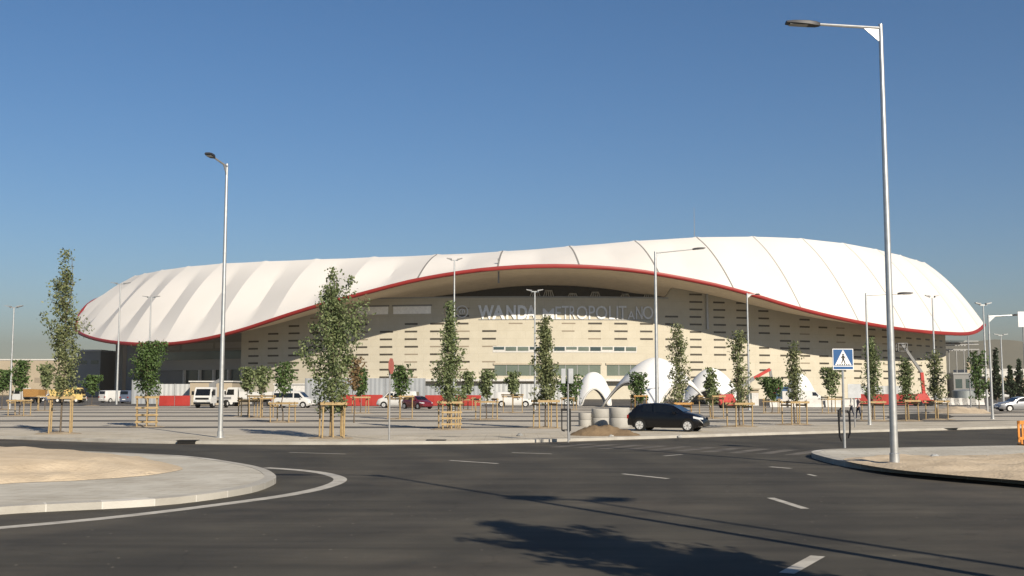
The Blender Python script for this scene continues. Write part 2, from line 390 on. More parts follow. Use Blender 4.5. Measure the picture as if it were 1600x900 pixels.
sheet('asphalt_patch', [(p.x, p.y) for p in pc], LOT+.008, M['asphalt'])

def ribbon(b, pxs, width, z, steps=8, z0=0.0):
    P = [ground(px, py, z0) for px, py in pxs]; Q = []
    for i in range(len(P) - 1):
        p0, p1, p2, p3 = P[max(i-1, 0)], P[i], P[i+1], P[min(i+2, len(P)-1)]
        for k in range(steps):
            t = k / steps
            Q.append(.5*((2*p1) + (p2-p0)*t + (2*p0-5*p1+4*p2-p3)*t*t + (3*p1-p0-3*p2+p3)*t**3))
    Q.append(P[-1]); L_ = []
    for i, q in enumerate(Q):
        d = (Q[min(i+1, len(Q)-1)] - Q[max(i-1, 0)]).normalized(); nn = Vector((-d.y, d.x, 0))
        L_.append((q + nn*width/2, q - nn*width/2))
    for (a, c), (a2, c2) in zip(L_, L_[1:]):
        b.add([(a.x, a.y, z), (c.x, c.y, z), (c2.x, c2.y, z), (a2.x, a2.y, z)], [(0,1,2,3)])
b = MB(); ribbon(b, [(-260, 848), (0, 825), (200, 806), (400, 781), (475, 769), (515, 759), (531, 751), (526, 745), (500, 738.5), (460, 734), (415, 731)], .34, .004)
tag(b.build('edge_line', M['line'], fix=False), kind='structure')
b = MB()
for a, c, wd in (((703, 719.5), (778, 724.5), .16), ((973, 740.5), (1044, 748), .16), ((1204, 778), (1258, 795), .17), ((1229, 896), (1278, 869), .2),
                 ((1203, 729.5), (1236, 732), .18), ((800, 707.3), (862, 709.3), .14), ((1038, 712.5), (1066, 710.2), .16), ((452, 707), (540, 709.5), .12), ((1262, 741), (1275, 744), .1)):
    ribbon(b, [a, c], wd, .004, 1)
tag(b.build('lane_dashes', M['line'], fix=False), kind='structure')
b = MB()
za, zb = ground(1282, 708), ground(880, 695.5)
for k in range(10):
    t = (k + .5) / 10; c = za.lerp(zb, t); d = (zb - za).normalized(); pn = Vector((d.y, -d.x, 0))
    q = [c + d*.27 + pn*1.7, c - d*.27 + pn*1.7, c - d*.27 - pn*1.7, c + d*.27 - pn*1.7]
    b.add([(p.x, p.y, .004) for p in q], [(0,1,2,3)])
tag(b.build('zebra_crossing', M['line_worn'], fix=False), kind='structure')

# islands: kerb wall, sloped paved top, sand bed
def smooth_poly(P, steps=6):
    Q = []; n = len(P)
    for i in range(n - 1):
        p0, p1, p2, p3 = P[max(i-1, 0)], P[i], P[i+1], P[min(i+2, n-1)]
        for k in range(steps):
            t = k / steps; Q.append(.5*((2*p1) + (p2-p0)*t + (2*p0-5*p1+4*p2-p3)*t*t + (3*p1-p0-3*p2+p3)*t**3))
    Q.append(P[-1]); return Q
def island(pxs, sandpx, mound, seed, kh=.14, mname='island_pave'):
    out = smooth_poly([ground(*p) for p in pxs]); n = len(out)
    cx = sum(p.x for p in out)/n; cy = sum(p.y for p in out)/n
    dense = []; acc = 0; jt = []; L0 = 0; ci = [0.0]
    for a, c in zip(out, out[1:]): ci.append(ci[-1] + (c-a).length)
    def along(d):
        for i in range(n-1):
            if d <= ci[i+1]: return out[i].lerp(out[i+1], (d-ci[i])/max(1e-6, ci[i+1]-ci[i]))
        return out[-1]
    d = 0.0
    while d < ci[-1]-1:
        dense += [along(d), along(d+.49), along(d+.975)]; jt += [0, 0, 1]; d += 1.0
    out = dense; n = len(out); rk = random.Random(seed); tone = [rk.choice((0, 0, 2, 3)) for _ in range(n//3+1)]
    kb, tp = MB(), MB()
    inn = []
    for i, p in enumerate(out):
        d = (out[min(i+1, n-1)] - out[max(i-1, 0)]).normalized(); nn = Vector((-d.y, d.x, 0))
        if nn.dot(Vector((cx, cy, 0)) - p) < 0: nn = -nn
        inn.append(p + nn * .28)
    o = [(p.x, p.y, 0) for p in out] + [(p.x, p.y, kh) for p in out] + [(p.x, p.y, kh+.01) for p in inn]
    kb.add(o, [(i, i+1, n+i+1, n+i) for i in range(n-1)] + [(n+i, n+i+1, 2*n+i+1, 2*n+i) for i in range(n-1)])
    kb.mi = [1 if jt[i % (n-1)] else tone[(i % (n-1))//3] for i in range(len(kb.f))]
    tag(kb.build('island_kerb', [M['kerbstone'], M['kerb_joint'], M['kerb_light'], M['kerb_dark']], smooth=50), kind='structure')
    tp.add([(p.x, p.y, kh+.004) for p in inn], [tuple(range(n))])
    t = tp.build('island_paving', M[mname], fix=False); tag(t, kind='structure')
    sp = [ground(px, py, kh) for px, py in sandpx]
    bm = bmesh.new(); vs = [bm.verts.new((p.x, p.y, kh+.012)) for p in smooth_poly(sp + [sp[0]], 5)[:-1]]
    bm.faces.new(vs); bmesh.ops.triangulate(bm, faces=bm.faces[:])
    for _ in range(5):
        bmesh.ops.subdivide_edges(bm, edges=[e for e in bm.edges if e.calc_length() > .45], cuts=1)
    bmesh.ops.triangulate(bm, faces=bm.faces[:])
    bd = [v.co.copy() for v in bm.verts if v.is_boundary]
    for v in bm.verts:
        if v.is_boundary: continue
        dm = min((v.co.xy - q.xy).length for q in bd)
        k = min(1, dm / 2.2)
        v.co.z += mound * k + (noise.fractal((v.co.x*.7+seed, v.co.y*.7, 0), .8, 2.1, 4) * .10 + .04) * min(1, dm / .4)
    me = bpy.data.meshes.new('sand_bed'); bm.to_mesh(me); bm.free(); me.materials.append(M['sand'])
    me.polygons.foreach_set('use_smooth', [True]*len(me.polygons))
    o = bpy.data.objects.new('sand_bed', me); col.objects.link(o); tag(o, kind='structure')
island([(-500, 862), (-200, 824), (0, 804), (200, 793.5), (300, 785), (390, 771), (425, 759), (431, 752), (415, 741), (380, 732), (300, 720), (200, 714), (60, 709), (-200, 706), (-500, 705)],
       [(-480, 812), (-200, 776), (0, 757), (120, 751.5), (220, 744.5), (272, 737), (285, 732), (262, 725), (200, 717.5), (90, 711), (-150, 708), (-480, 708)], .34, 3)
island([(2600, 880), (2200, 824), (1800, 777), (1600, 757), (1500, 748), (1400, 739), (1320, 729), (1276, 718), (1268, 713), (1280, 710), (1310, 708), (1400, 706), (1600, 702), (1800, 699), (2600, 692)],
       [(2560, 866), (2200, 817), (1800, 771), (1600, 752), (1500, 744), (1405, 735), (1340, 725), (1318, 718.5), (1340, 715), (1420, 713.5), (1600, 711), (1800, 708), (2560, 703)], .06, 9, kh=.16)

# hills
hb = MB(); rows = []
for j, Y in enumerate((3200, 3600, 4200, 5000)):
    r_ = []
    for i in range(121):
        x = -2600 + 5200*i/120; u = x / Y
        t = max(0, min(1, (u - .20)/.26)); base = 22 + 150 * t*t*(3-2*t) * (Y/4000)
        hgt = base * (.9 + .35*noise.fractal((x*.0016, Y*.002, 0), 1, 2, 4)) if j in (1, 2) else (0 if j == 0 else base*.4)
        r_.append((x, Y, hgt - .5))
    rows.append(r_)
for r_ in rows: hb.add(r_, [])
for j in range(3):
    for i in range(120): hb.f.append([j*121+i, j*121+i+1, (j+1)*121+i+1, (j+1)*121+i]); hb.mi.append(0)
tag(hb.build('hills', M['hill'], smooth=180, fix=False), kind='structure')

# ------------------------------------------------------------------ stadium
CX, CY = 5.0, 340.0
SO = Vector((CX, CY, 0))
stadium = empty('stadium', SO, 0, 'huge oval stadium with white wavy membrane roof over a beige slotted facade', 'stadium')
RA, RB = 134.0, 118.0     # rim
GA, GB = 120.0, 98.0      # ridge
FA, FB = 127.0, 105.0     # facade
def ell(a, b, th): return CX + a*math.sin(th), CY - b*math.cos(th)
rim_px = [(100, 500), (118, 517), (150, 530), (200, 537), (260, 538), (320, 530), (380, 515), (450, 492), (520, 471), (570, 458), (640, 440), (700, 429), (760, 421), (840, 416), (920, 417), (1000, 424), (1060, 434), (1120, 446), (1180, 462), (1240, 480), (1300, 495), (1360, 507), (1420, 516), (1480, 521), (1515, 521), (1530, 515), (1545, 500)]
sky_px = [(190, 438), (202, 433), (260, 421), (330, 413), (400, 409), (550, 403), (660, 399), (780, 393), (900, 384), (1000, 376), (1100, 370.5), (1180, 370), (1240, 372), (1330, 382), (1400, 397), (1440, 409), (1460, 414)]
def fit(tab, a, b, th):
    X, Y = ell(a, b, th); z = 25
    for _ in range(6):
        px = 800 + F*X/(Y*CP + (z-HC)*SP); z = pt(px, smooth_interp(tab, px), Y).z
    return z
TE = R(70)   # the visible front reaches roughly this far round
def z_table(tab, a, b, back):
    t0 = math.acos(min(1, b/CY))          # tangent angle
    ctl = [(-t0 + (2*t0)*i/60, fit(tab, a, b, -t0 + 2*t0*i/60)) for i in range(61)]
    ctl += [(t0 + (2*math.pi - 2*t0)*f, z) for f, z in back]
    ctl.append((2*math.pi - t0, ctl[0][1]))
    return ctl, t0
rim_tab, tr_ = z_table(rim_px, RA, RB, [(.1, 21), (.3, 26), (.55, 28), (.75, 33), (.86, 34.5), (.92, 30), (.965, 24)])
rid_tab, tg_ = z_table(sky_px, GA, GB, [(.2, 37), (.5, 35), (.8, 36.5)])
def per(tab, t0, th):
    th = (th + t0) % (2*math.pi) - t0
    return smooth_interp(tab, th)
z_rim = lambda th: per(rim_tab, tr_, th)
z_rid = lambda th: per(rid_tab, tg_, th)
NB = 50; DT = 2*math.pi/NB; T0 = .0663 - DT/2 * 0
US = [0, .012, .08, .18, .3, .42, .5, .58, .7, .82, .92, .988]
NV = 14
mb = MB(); ring = NB*len(US)
for j in range(NV + 3):
    for k in range(NB):
        for u in US:
            th = T0 + (k + u)*DT
            tri = 1 - abs(2*u - 1)
            zr, zg = z_rim(th), z_rid(th)
            if j <= NV:
                v = j / NV
                bulge = .17*math.sin(math.pi*v)
                a = RA + (GA-RA)*v; b2 = RB + (GB-RB)*v
                vv = v + bulge*(1 - v*.4)
                z = zr + .35 + (zg-zr-.35)*min(1, vv) if v < 1 else zg
                z = zr + .35 + (zg - zr - .35)*(v + .42*v*(1-v))
                amp = max(.3*v, 1.75*math.sin(math.pi*min(1, v*1.02+.03))**.7*(1-.35*v))
                amp *= 1.0 if math.sin(th) < .1 else max(.45, 1 - (math.sin(th)-.1)*1.2)
                dd = -amp*tri
                x, y = ell(a + dd*.75, b2 + dd*.75, th); z += dd*.5
                if v >= .999: z = zg + (.14 if u == 0 or u > .98 or u < .02 else 0) - .05*tri
            else:
                q = (j - NV)/2; a = GA + (70-GA)*q; b2 = GB + (50-GB)*q
                x, y = ell(a, b2, th); z = zg - 5*q
            mb.v.append((x, y, z))
nu = len(US)
for j in range(NV + 2):
    for i in range(ring):
        i2 = (i+1) % ring
        mb.f.append([j*ring+i, j*ring+i2, (j+1)*ring+i2, (j+1)*ring+i])
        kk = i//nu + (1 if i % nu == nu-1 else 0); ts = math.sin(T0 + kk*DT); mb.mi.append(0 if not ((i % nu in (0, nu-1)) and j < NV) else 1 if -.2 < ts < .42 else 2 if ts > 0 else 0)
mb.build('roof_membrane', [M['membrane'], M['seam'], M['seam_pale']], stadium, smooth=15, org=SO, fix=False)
# rim band
rb = MB(); NR = 220; prof = [(0, .45), (.35, .36), (.45, 0), (.35, -.36), (0, -.45), (-.4, -.3), (-.4, .3)]
for i in range(NR):
    th = 2*math.pi*i/NR; z = z_rim(th)
    for dr, dz in prof:
        x, y = ell(RA+dr, RB+dr, th); rb.v.append((x, y, z+dz))
npf = len(prof)
for i in range(NR):
    for k in range(npf):
        rb.f.append([i*npf+k, ((i+1) % NR)*npf+k, ((i+1) % NR)*npf+(k+1) % npf, i*npf+(k+1) % npf]); rb.mi.append(0)
rb.build('roof_rim', M['rim_red'], stadium, smooth=60, org=SO)
# soffit
def z_sof_in(th):
    z = z_rim(th); hi = max(0, min(1, (z-14)/12))
    return z + 4.0 - 6.3*hi
SA, SB_ = 112.0, 90.0
sb = MB(); NSV = 8
for j in range(NSV+1):
    v = j/NSV
    for i in range(NR):
        th = 2*math.pi*i/NR
        x, y = ell(RA-.5+(SA-RA)*v, RB-.5+(SB_-RB)*v, th)
        zz = z_rim(th)-.3; z = zz + (z_sof_in(th)-zz)*v + .6*math.sin(math.pi*v)
        sb.v.append((x, y, z))
for j in range(NSV):
    for i in range(NR): sb.f.append([j*NR+i, j*NR+(i+1) % NR, (j+1)*NR+(i+1) % NR, (j+1)*NR+i]); sb.mi.append(0)
sb.build('roof_soffit', M['soffit'], stadium, smooth=40, org=SO)
def soffit_z(th, a):
    v = (RA-.5-a)/(RA-SA); zz = z_rim(th)-.3
    return zz + (z_sof_in(th)-zz)*max(0, min(1, v)) + .6*math.sin(math.pi*max(0, min(1, v)))

def fth(px, z=12.0, off=0.0):     # facade angle seen at this picture column
    lo, hi = -math.acos(FB/CY), math.acos(FB/CY)
    for _ in range(50):
        m = (lo+hi)/2; X, Y = ell(FA+off, FB+off, m)
        if 800 + F*X/(Y*CP+(z-HC)*SP) < px: lo = m
        else: hi = m
    return (lo+hi)/2
def fz(px, py, off=0.0):
    th = fth(px, off=off); Y = ell(FA+off, FB+off, th)[1]; return th, pt(px, py, Y).z
def fpt(th, off, z):
    x, y = ell(FA+off, FB+off, th); return Vector((x, y, z))
TH_L, TH_R = fth(377), fth(1478)
TH_B = fth(1045); TOPZ = 22.2
def fac_top(th):
    s = soffit_z(th, FA) + .4
    return min(TOPZ, s) if th < TH_B else s
def wallband(name, m, th0, th1, z0, z1, off0, off1, n=60, parent=stadium, uv=False):
    """curved wall slab between two angles, z0/z1 numbers or functions, off0 = inner, off1 = outer face"""
    g = lambda z, th: z(th) if callable(z) else z
    b = MB(); n = max(2, n)
    for i in range(n+1):
        th = th0 + (th1-th0)*i/n; a, c = g(z0, th), g(z1, th)
        b.v += [tuple(fpt(th, off1, a)), tuple(fpt(th, off1, c)), tuple(fpt(th, off0, c)), tuple(fpt(th, off0, a))]
    for i in range(n):
        for k in range(4): b.f.append([i*4+k, (i+1)*4+k, (i+1)*4+(k+1) % 4, i*4+(k+1) % 4]); b.mi.append(0)
    b.f.append([0, 1, 2, 3]); b.f.append([n*4+3, n*4+2, n*4+1, n*4]); b.mi += [0, 0]
    ths = [th0 + (th1-th0)*(i//4)/n for i in range(len(b.v))]
    o = b.build(name, m, parent, org=SO)
    if uv:
        me = o.data; ul = me.uv_layers.new(name='UVMap')
        for lp in me.loops:
            vi = lp.vertex_index; ul.data[lp.index].uv = (ths[vi]*112, me.vertices[vi].co.z)
    return o
wallband('facade_wall', M['facade'], TH_L, TH_R, 0, fac_top, -1.2, 0, 90, uv=True)
# closing walls round the back and an added dark wall painting shade into the top opening
wallband('rear_wall', M['mid_concrete'], TH_R, 2*math.pi + fth(162), 0, lambda t: soffit_z(t, FA-3)+.2, -5, -3, 80)
wallband('opening_shade_wall', M['opening_shade'], TH_L, fth(1120), 15, lambda t: soffit_z(t, FA-9)+1, -12, -11, 50)
wallband('side_return', M['facade'], fth(1478), fth(1478)+.006, 0, lambda t: soffit_z(t, FA)+.3, -8, -1.2, 2, uv=True)
# recessed lobby at the low end
tl0, tl1 = fth(160), TH_L
lob_top = lambda t: soffit_z(t, FA-6)+.4
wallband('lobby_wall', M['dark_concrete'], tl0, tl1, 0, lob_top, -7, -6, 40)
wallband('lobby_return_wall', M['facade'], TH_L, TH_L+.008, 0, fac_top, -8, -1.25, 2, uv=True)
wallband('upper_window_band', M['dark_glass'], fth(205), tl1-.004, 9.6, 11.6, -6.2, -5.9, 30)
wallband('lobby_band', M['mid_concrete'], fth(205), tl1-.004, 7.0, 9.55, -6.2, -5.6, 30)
for a, c in ((255, 281), (284, 328), (332, 372)):
    wallband('lobby_glass', M['dark_glass'], fth(a), fth(c), 3.2, 6.95, -6.2, -5.8, 8)
for px_ in (258, 283, 306, 330, 352):
    wallband('lobby_column', M['white_trim'], fth(px_)-.002, fth(px_)+.002, 0, 7.0, -5.6, -5.0, 2)
wallband('lobby_canopy', M['white_trim'], fth(250), TH_L-.004, 2.9, 3.3, -6, -3.0, 12)
for k, (a, c) in enumerate(((212, 246), (250, 300), (304, 372))):
    wallband('upper_panel', M['mid_concrete'], fth(a), fth(c), 12.2, 13.6, -6.1, -5.85, 8)
# gap panels painted bright as the sunlit background behind, then long windows
for a, c, y0, y1 in ((556, 606, 480, 491), (614, 673, 479, 490)):
    t0, z1 = fz(a, y0); t1, z0 = fz(c, y1); lv = wallband('sunlit_gap_panel', M['sunlit_gap'], t0, t1, z0, z1, -.2, .06, 6)
    wallband('frame', M['dark_concrete'], t0-.002, t1+.002, z1, z1+.35, -.2, .12, 6, parent=lv)
t0, z1 = fz(770, 541); t1, z0 = fz(995, 551)
wb = wallband('ribbon_window', M['white_trim'], t0, t1, z0, z1, -.2, .05, 24)
for k in range(12):
    a = t0 + (t1-t0)*(k+.06)/12; c = t0 + (t1-t0)*(k+.94)/12
    wallband('pane', M['dark_glass'] if k % 5 in (0, 3) else M['green_glass'], a, c, z0+.35 if k % 3 else z0+.6, z1-.15, -.1, .09, 2, parent=wb)
for a, c in ((773, 938), (948, 1003)):
    t0, z1 = fz(a, 570); t1, z0 = fz(c, 587); gl = wallband('window_strip', M['green_glass'], t0, t1, z0, z1, -.2, .05, 16)
    nn = 9 if a < 800 else 3
    for k in range(1, nn): tt = t0 + (t1-t0)*k/nn; wallband('mullion', M['galv_dull'], tt-.0005, tt+.0005, z0, z1, 0, .1, 2, parent=gl)
    wallband('lintel', M['sill'], t0-.002, t1+.002, z1, z1+.4, -.1, .25, 12, parent=gl)
# base canopy along the foot
wallband('base_ledge', M['white_trim'], fth(560), fth(1000), 4.0, 4.5, 0, 1.6, 30)
# slots
random.seed(11)
spots = []
nrow = 12
for r_ in range(nrow):
    z = 4.9 + r_*1.665
    th = TH_L + .018
    while th < TH_R - .03:
        L_ = random.uniform(2.4, 2.75)/112; sk = random.random()
        X, Y = ell(FA, FB, th); d = Y*CP+(z-HC)*SP; px = 800+F*X/d; py = 450 - F*((z-HC)*CP - Y*SP)/d
        ok = z + .7 < fac_top(th) and sk > .12
        if 738 < px < 1032 and 468 < py < 503: ok = False
        if 755 < px < 1003 and 534 < py < 592: ok = False
        if 545 < px < 680 and 472 < py < 497: ok = False
        if px > 1000 and py > 592 and px < 1050: ok = False
        if ok: spots.append((th, L_, z, random.random() < (.35 if 520 < px < 1000 else .12), px, py))
        th += .0455
spots.sort(key=lambda s: (s[3], abs(s[4]-840)))
rest = MB(); sill = MB()
def slot_mesh(b, th, L_, z, o0=-.15, o1=.03, hz=.2):
    p = [fpt(th, o1, z-hz), fpt(th+L_, o1, z-hz), fpt(th+L_, o1, z+hz), fpt(th, o1, z+hz), fpt(th, o0, z-hz), fpt(th+L_, o0, z-hz), fpt(th+L_, o0, z+hz), fpt(th, o0, z+hz)]
    b.add(p, [(0,1,2,3), (4,7,6,5), (0,4,5,1), (1,5,6,2), (2,6,7,3), (3,7,4,0)])
for i, (th, L_, z, pale, px, py) in enumerate(spots):
    if i < 99 and not pale:
        b = MB(); slot_mesh(b, th, L_, z); b.build('window_slot', M['slot'], stadium, org=SO)
    else: slot_mesh(rest, th, L_, z, hz=.2 if not pale else .14); rest.mi[-6:] = [1 if pale else 0]*6  # pale slots carry sun reflection in their colour
tag(rest.build('further_window_slots', [M['slot'], M['slot_pale']], stadium, org=SO), kind='stuff')
# roof trusses glimpsed in the dark gap
for px in (838, 862, 905, 945, 998, 1040):
    b = MB(); th = fth(px); off = -10.2
    z0 = TOPZ + .3; s = random.uniform(1.0, 1.7)
    for k in range(5):
        a = fpt(th - .012 + k*.006, off, z0); c = fpt(th - .006 + k*.003, off, z0+s*1.25); b.bar(a, c, .22)
    b.bar(fpt(th-.014, off, z0), fpt(th+.014, off, z0), .25); b.bar(fpt(th-.007, off, z0+s*1.25), fpt(th+.007, off, z0+s*1.25), .25)
    b.build('truss', M['white_trim'], stadium, org=SO)
wallband('parapet', M['mid_concrete'], TH_L, TH_B, TOPZ-.02, TOPZ+.28, -1.3, .12, 40)
# lettering
dg = bpy.context.evaluated_depsgraph_get()
def glyph(ch, bold):
    cu = bpy.data.curves.new('glyph', 'FONT'); cu.body = ch; cu.size = 1; cu.extrude = .03; cu.offset = bold; cu.resolution_u = 3
    o = bpy.data.objects.new('glyph', cu); col.objects.link(o); bpy.context.view_layer.update()
    me = bpy.data.meshes.new_from_object(o.evaluated_get(bpy.context.evaluated_depsgraph_get()))
    bpy.data.objects.remove(o); bpy.data.curves.remove(cu); return me
let_root = MB(); t0, _ = fz(712, 486)
rail = wallband('lettering', M['galv_dull'], fth(748), fth(1018), 17.35, 17.47, 0, .12, 20)
def put(ch, x0, x1, y0, y1, bold, m):
    me = glyph(ch, bold)
    xs = [v.co.x for v in me.vertices]; ys = [v.co.y for v in me.vertices]
    ax, bx, ay, by = min(xs), max(xs), min(ys), max(ys)
    ta, z1 = fz(x0, y0); tb, z0 = fz(x1, y1)
    for v in me.vertices:
        u = (v.co.x-ax)/(bx-ax); q = (v.co.y-ay)/(by-ay)
        v.co = fpt(ta+(tb-ta)*u, .22 if v.co.z > 0 else .06, z0+(z1-z0)*q) - SO
    me.materials.append(m); o = bpy.data.objects.new('letter', me); col.objects.link(o); o.parent = rail
for ch, a, c in (('W', 747, 772), ('A', 769, 789), ('N', 791, 806), ('D', 809, 824), ('A', 822, 838)):
    put(ch, a, c, 477, 499, .035, M['letter_white'])
for ch, a, c, y0 in (('M', 848, 866, 482), ('E', 868, 877, 479), ('T', 878, 889, 478), ('R', 890, 900, 478), ('O', 901, 918, 478), ('P', 920, 930, 478), ('O', 931, 949, 478),
                     ('L', 952, 961, 478), ('I', 963.5, 966, 478), ('T', 967, 979, 478), ('A', 981, 992, 486), ('N', 994, 1004, 479), ('O', 1004.5, 1021, 478)):
    put(ch, a, c, y0, 499, .004, M['letter_grey'])
eb = MB(); th, zc = fz(722, 487)
cc = fpt(th, .15, zc); tg = (fpt(th+.01, .15, zc)-cc).normalized()
circ = lambda r, a0, a1, n: [cc + tg*(r*math.cos(a0+(a1-a0)*k/n)) + Vector((0, 0, r*math.sin(a0+(a1-a0)*k/n))) for k in range(n+1)]
eb.tube(circ(1.25, R(-150), R(170), 24), .13, 6); eb.tube(circ(.55, R(-60), R(240), 14), .12, 6); eb.bar(cc+Vector((0,0,-.5)), cc+Vector((0,0,.6))+tg*.2, .2)
eb.build('emblem', M['letter_grey'], stadium, org=SO)
b = MB(); X = xat(1085, 250, 38); b.tube([(X, 250, 36), (X, 250, 44.5)], [.09, .04], 5); b.build('aerial', M['galv_dull'], stadium, org=SO)
b = MB(); a = pt(779, 425, 224); b.bar((a.x, 226, 24.5), (a.x, 224, 29.4), .35); b.build('roof_tie', M['galv_dull'], stadium, org=SO)
b = MB(); th = fth(1105); b.bar(fpt(th, .35, pt(1105, 515, 240).z), fpt(th, .35, pt(1105, 452, 240).z), .4); b.build('service_riser', M['hoard_pale'], stadium, org=SO)


# ------------------------------------------------------------------ street lamps
def lamp(name, base, h, arm, label, az, arm_up=.12, head=.95, r0=.115, group='street lamps along the road', bracket=True):
    """single-arm column lamp; the arm points to heading az (0 = +X)"""
    t = empty(name, base, az, label, 'street lamp', group)
    b = MB(); b.tube([(0,0,0), (0,0,h*.5), (0,0,h)], [r0, r0*.78, r0*.55], 12); b.build('pole', M['galv'], t, smooth=40)
    b = MB(); b.lathe([(r0*1.9, 0), (r0*1.9, .03), (r0*1.25, .04), (r0*1.2, .3), (r0*.98, .32)], n=12); b.build('base_collar', M['galv'], t, smooth=40)
    z = h - .12
    b = MB(); b.tube([(0,0,z), (arm-.1, 0, z+arm*arm_up)], [.048, .04], 8); b.build('arm', M['galv'], t, smooth=40)
    if bracket:
        b = MB(); b.prism([(.05, -.02), (.42, -.02), (.05, .02)], 0, .01)
        b = MB(); b.add([(.04,-.02,z-.02), (.5,-.02,z+.5*arm_up-.03), (.04,-.02,z-.42), (.04,.02,z-.02), (.5,.02,z+.5*arm_up-.03), (.04,.02,z-.42)], [(0,2,1), (3,4,5), (0,1,4,3), (1,2,5,4), (2,0,3,5)])
        b.build('bracket', M['galv'], t)
    zc = z + arm*arm_up; b = MB()
    ring = []
    for x, wy, zt, zb in ((0, .06, .05, -.05), (.12, .12, .075, -.06), (.35, .17, .085, -.05), (head*.75, .17, .07, -.04), (head, .13, .035, -.03)):
        X = arm - .15 + x; Z = zc + x*arm_up
        ring.append([(X, -wy, Z+zb), (X, wy, Z+zb), (X, wy*.9, Z+zt*.6), (X, wy*.5, Z+zt), (X, -wy*.5, Z+zt), (X, -wy*.9, Z+zt*.6)])
    vs = [p for r_ in ring for p in r_]; fs = []
    for i in range(len(ring)-1):
        for k in range(6): fs.append((i*6+k, i*6+(k+1)%6, (i+1)*6+(k+1)%6, (i+1)*6+k))
    fs += [tuple(range(6)), tuple((len(ring)-1)*6+k for k in range(6))]
    b.add(vs, fs); hd = b.build('lamp_head', M['lamp_dark'], t, smooth=35)
    b = MB(); b.box(arm+.22, arm-.15+head*.9, -.12, .12, 0, .012)
    for i, (x, y, zz) in enumerate(b.v): b.v[i] = (x, y, zc + (x-arm+.15)*arm_up - .068 + zz)
    b.build('lens', M['lens'], hd)
    return t
def twin(name, base, h, label, rz=0.0, sp=1.0, r0=.12, group='twin-headed lamps in the car park', hm='galv_dull'):
    t = empty(name, base, rz, label, 'street lamp', group)
    b = MB(); b.tube([(0,0,0), (0,0,h)], [r0, r0*.5], 10); b.build('pole', M['galv'], t, smooth=40)
    b = MB(); b.bar((-sp*.5,0,h+.02), (sp*.5,0,h+.02), .09); b.build('crossbar', M['galv'], t)
    for s in (-1, 1):
        b = MB(); b.add([(s*sp*.35,-.2,h+.05), (s*sp*1.05,-.17,h+.2), (s*sp*1.05,.17,h+.2), (s*sp*.35,.2,h+.05), (s*sp*.35,-.2,h+.19), (s*sp*1.05,-.14,h+.27), (s*sp*1.05,.14,h+.27), (s*sp*.35,.2,h+.19)],
                  [(0,3,2,1), (4,5,6,7), (0,1,5,4), (1,2,6,5), (2,3,7,6), (3,0,4,7)]); b.build('lamp_head', M[hm], t)
    return t
def top_h(px, py, Y, z0=LOT): return pt(px, py, Y).z - z0
g = ground(1398, 725, .17); lamp('street_lamp', g, top_h(1375, 38, g.y, .17), 1.95, 'tall galvanised street lamp standing on the sandy island, arm reaching over the road', R(180), .06, head=1.0)
g = ground(344, 684, LOT); lamp('street_lamp', g, top_h(351, 256, g.y), 2.0, 'tall galvanised street lamp at the pavement edge, its head hanging toward the road', R(267), .01, head=.85)
# two more lamps just outside the frame whose shadows cross the junction
lamp('street_lamp', (8.3, 9.6, 0), 13.4, 1.95, 'street lamp out of frame casting the sharp shadow across the junction', R(180), .06)
tw = twin('twin_lamp', (12.9, 3.7, 0), 12.9, 'broad twin lamp out of frame casting the fainter shadow on the asphalt', R(-12), 1.25)
for ch in tw.children:
    if ch.name.startswith('lamp_head'): ch.scale = (1, 2.4, 1)
#
g = ground(1027, 655, LOT); lamp('street_lamp', g, top_h(1024, 393, g.y), 2.9, 'grey street lamp rising behind the black hatchback', R(0), .1, r0=.15)
g = ground(1359, 664, LOT); lamp('street_lamp', g, top_h(1355, 458, g.y), 2.1, 'slim single-arm lamp just left of the tall island lamp', R(0), .04, r0=.09)
g = ground(1551, 655, LOT); lamp('street_lamp', g, top_h(1546, 492, g.y), 1.9, 'slim single-arm lamp beyond the orange barrier', R(0), .05, r0=.1)
g = ground(1171, 641, LOT); lamp('street_lamp', g, top_h(1171, 458, g.y), 1.0, 'bare slim lamp column in front of the slotted facade beside the red boom lift', R(0), .0, r0=.13, head=.5)
for px, pyb, pyt, ptx, sp, lab in ((15, 640, 481, 22, .9, 'pale twin lamp in front of the long low beige building'),
        (182, 632, 444, 187, 1.0, 'twin lamp in front of the lowest red edge of the roof'),
        (231, 630, 465, 233, .9, 'faint twin lamp rising behind the round-crowned staked tree'),
        (709, 642, 407, 710, .8, 'twin lamp rising out of the tree that hides the emblem'),
        (836, 640, 456, 837, .85, 'twin lamp crossing the last letter of the bold word'),
        (1463, 642, 465, 1462, .7, 'twin lamp under the right-hand end of the roof'),
        (1543, 645, 477, 1539, .8, 'pale thick twin lamp just beyond the right tip of the roof'),
        (1568, 628, 524, 1565, .7, 'distant thin twin lamp against the hills')):
    g = ground(px, pyb, LOT); twin('twin_lamp', g, top_h(ptx, pyt, g.y), lab, 0, sp*g.y/115, r0=.0009*g.y+.03)

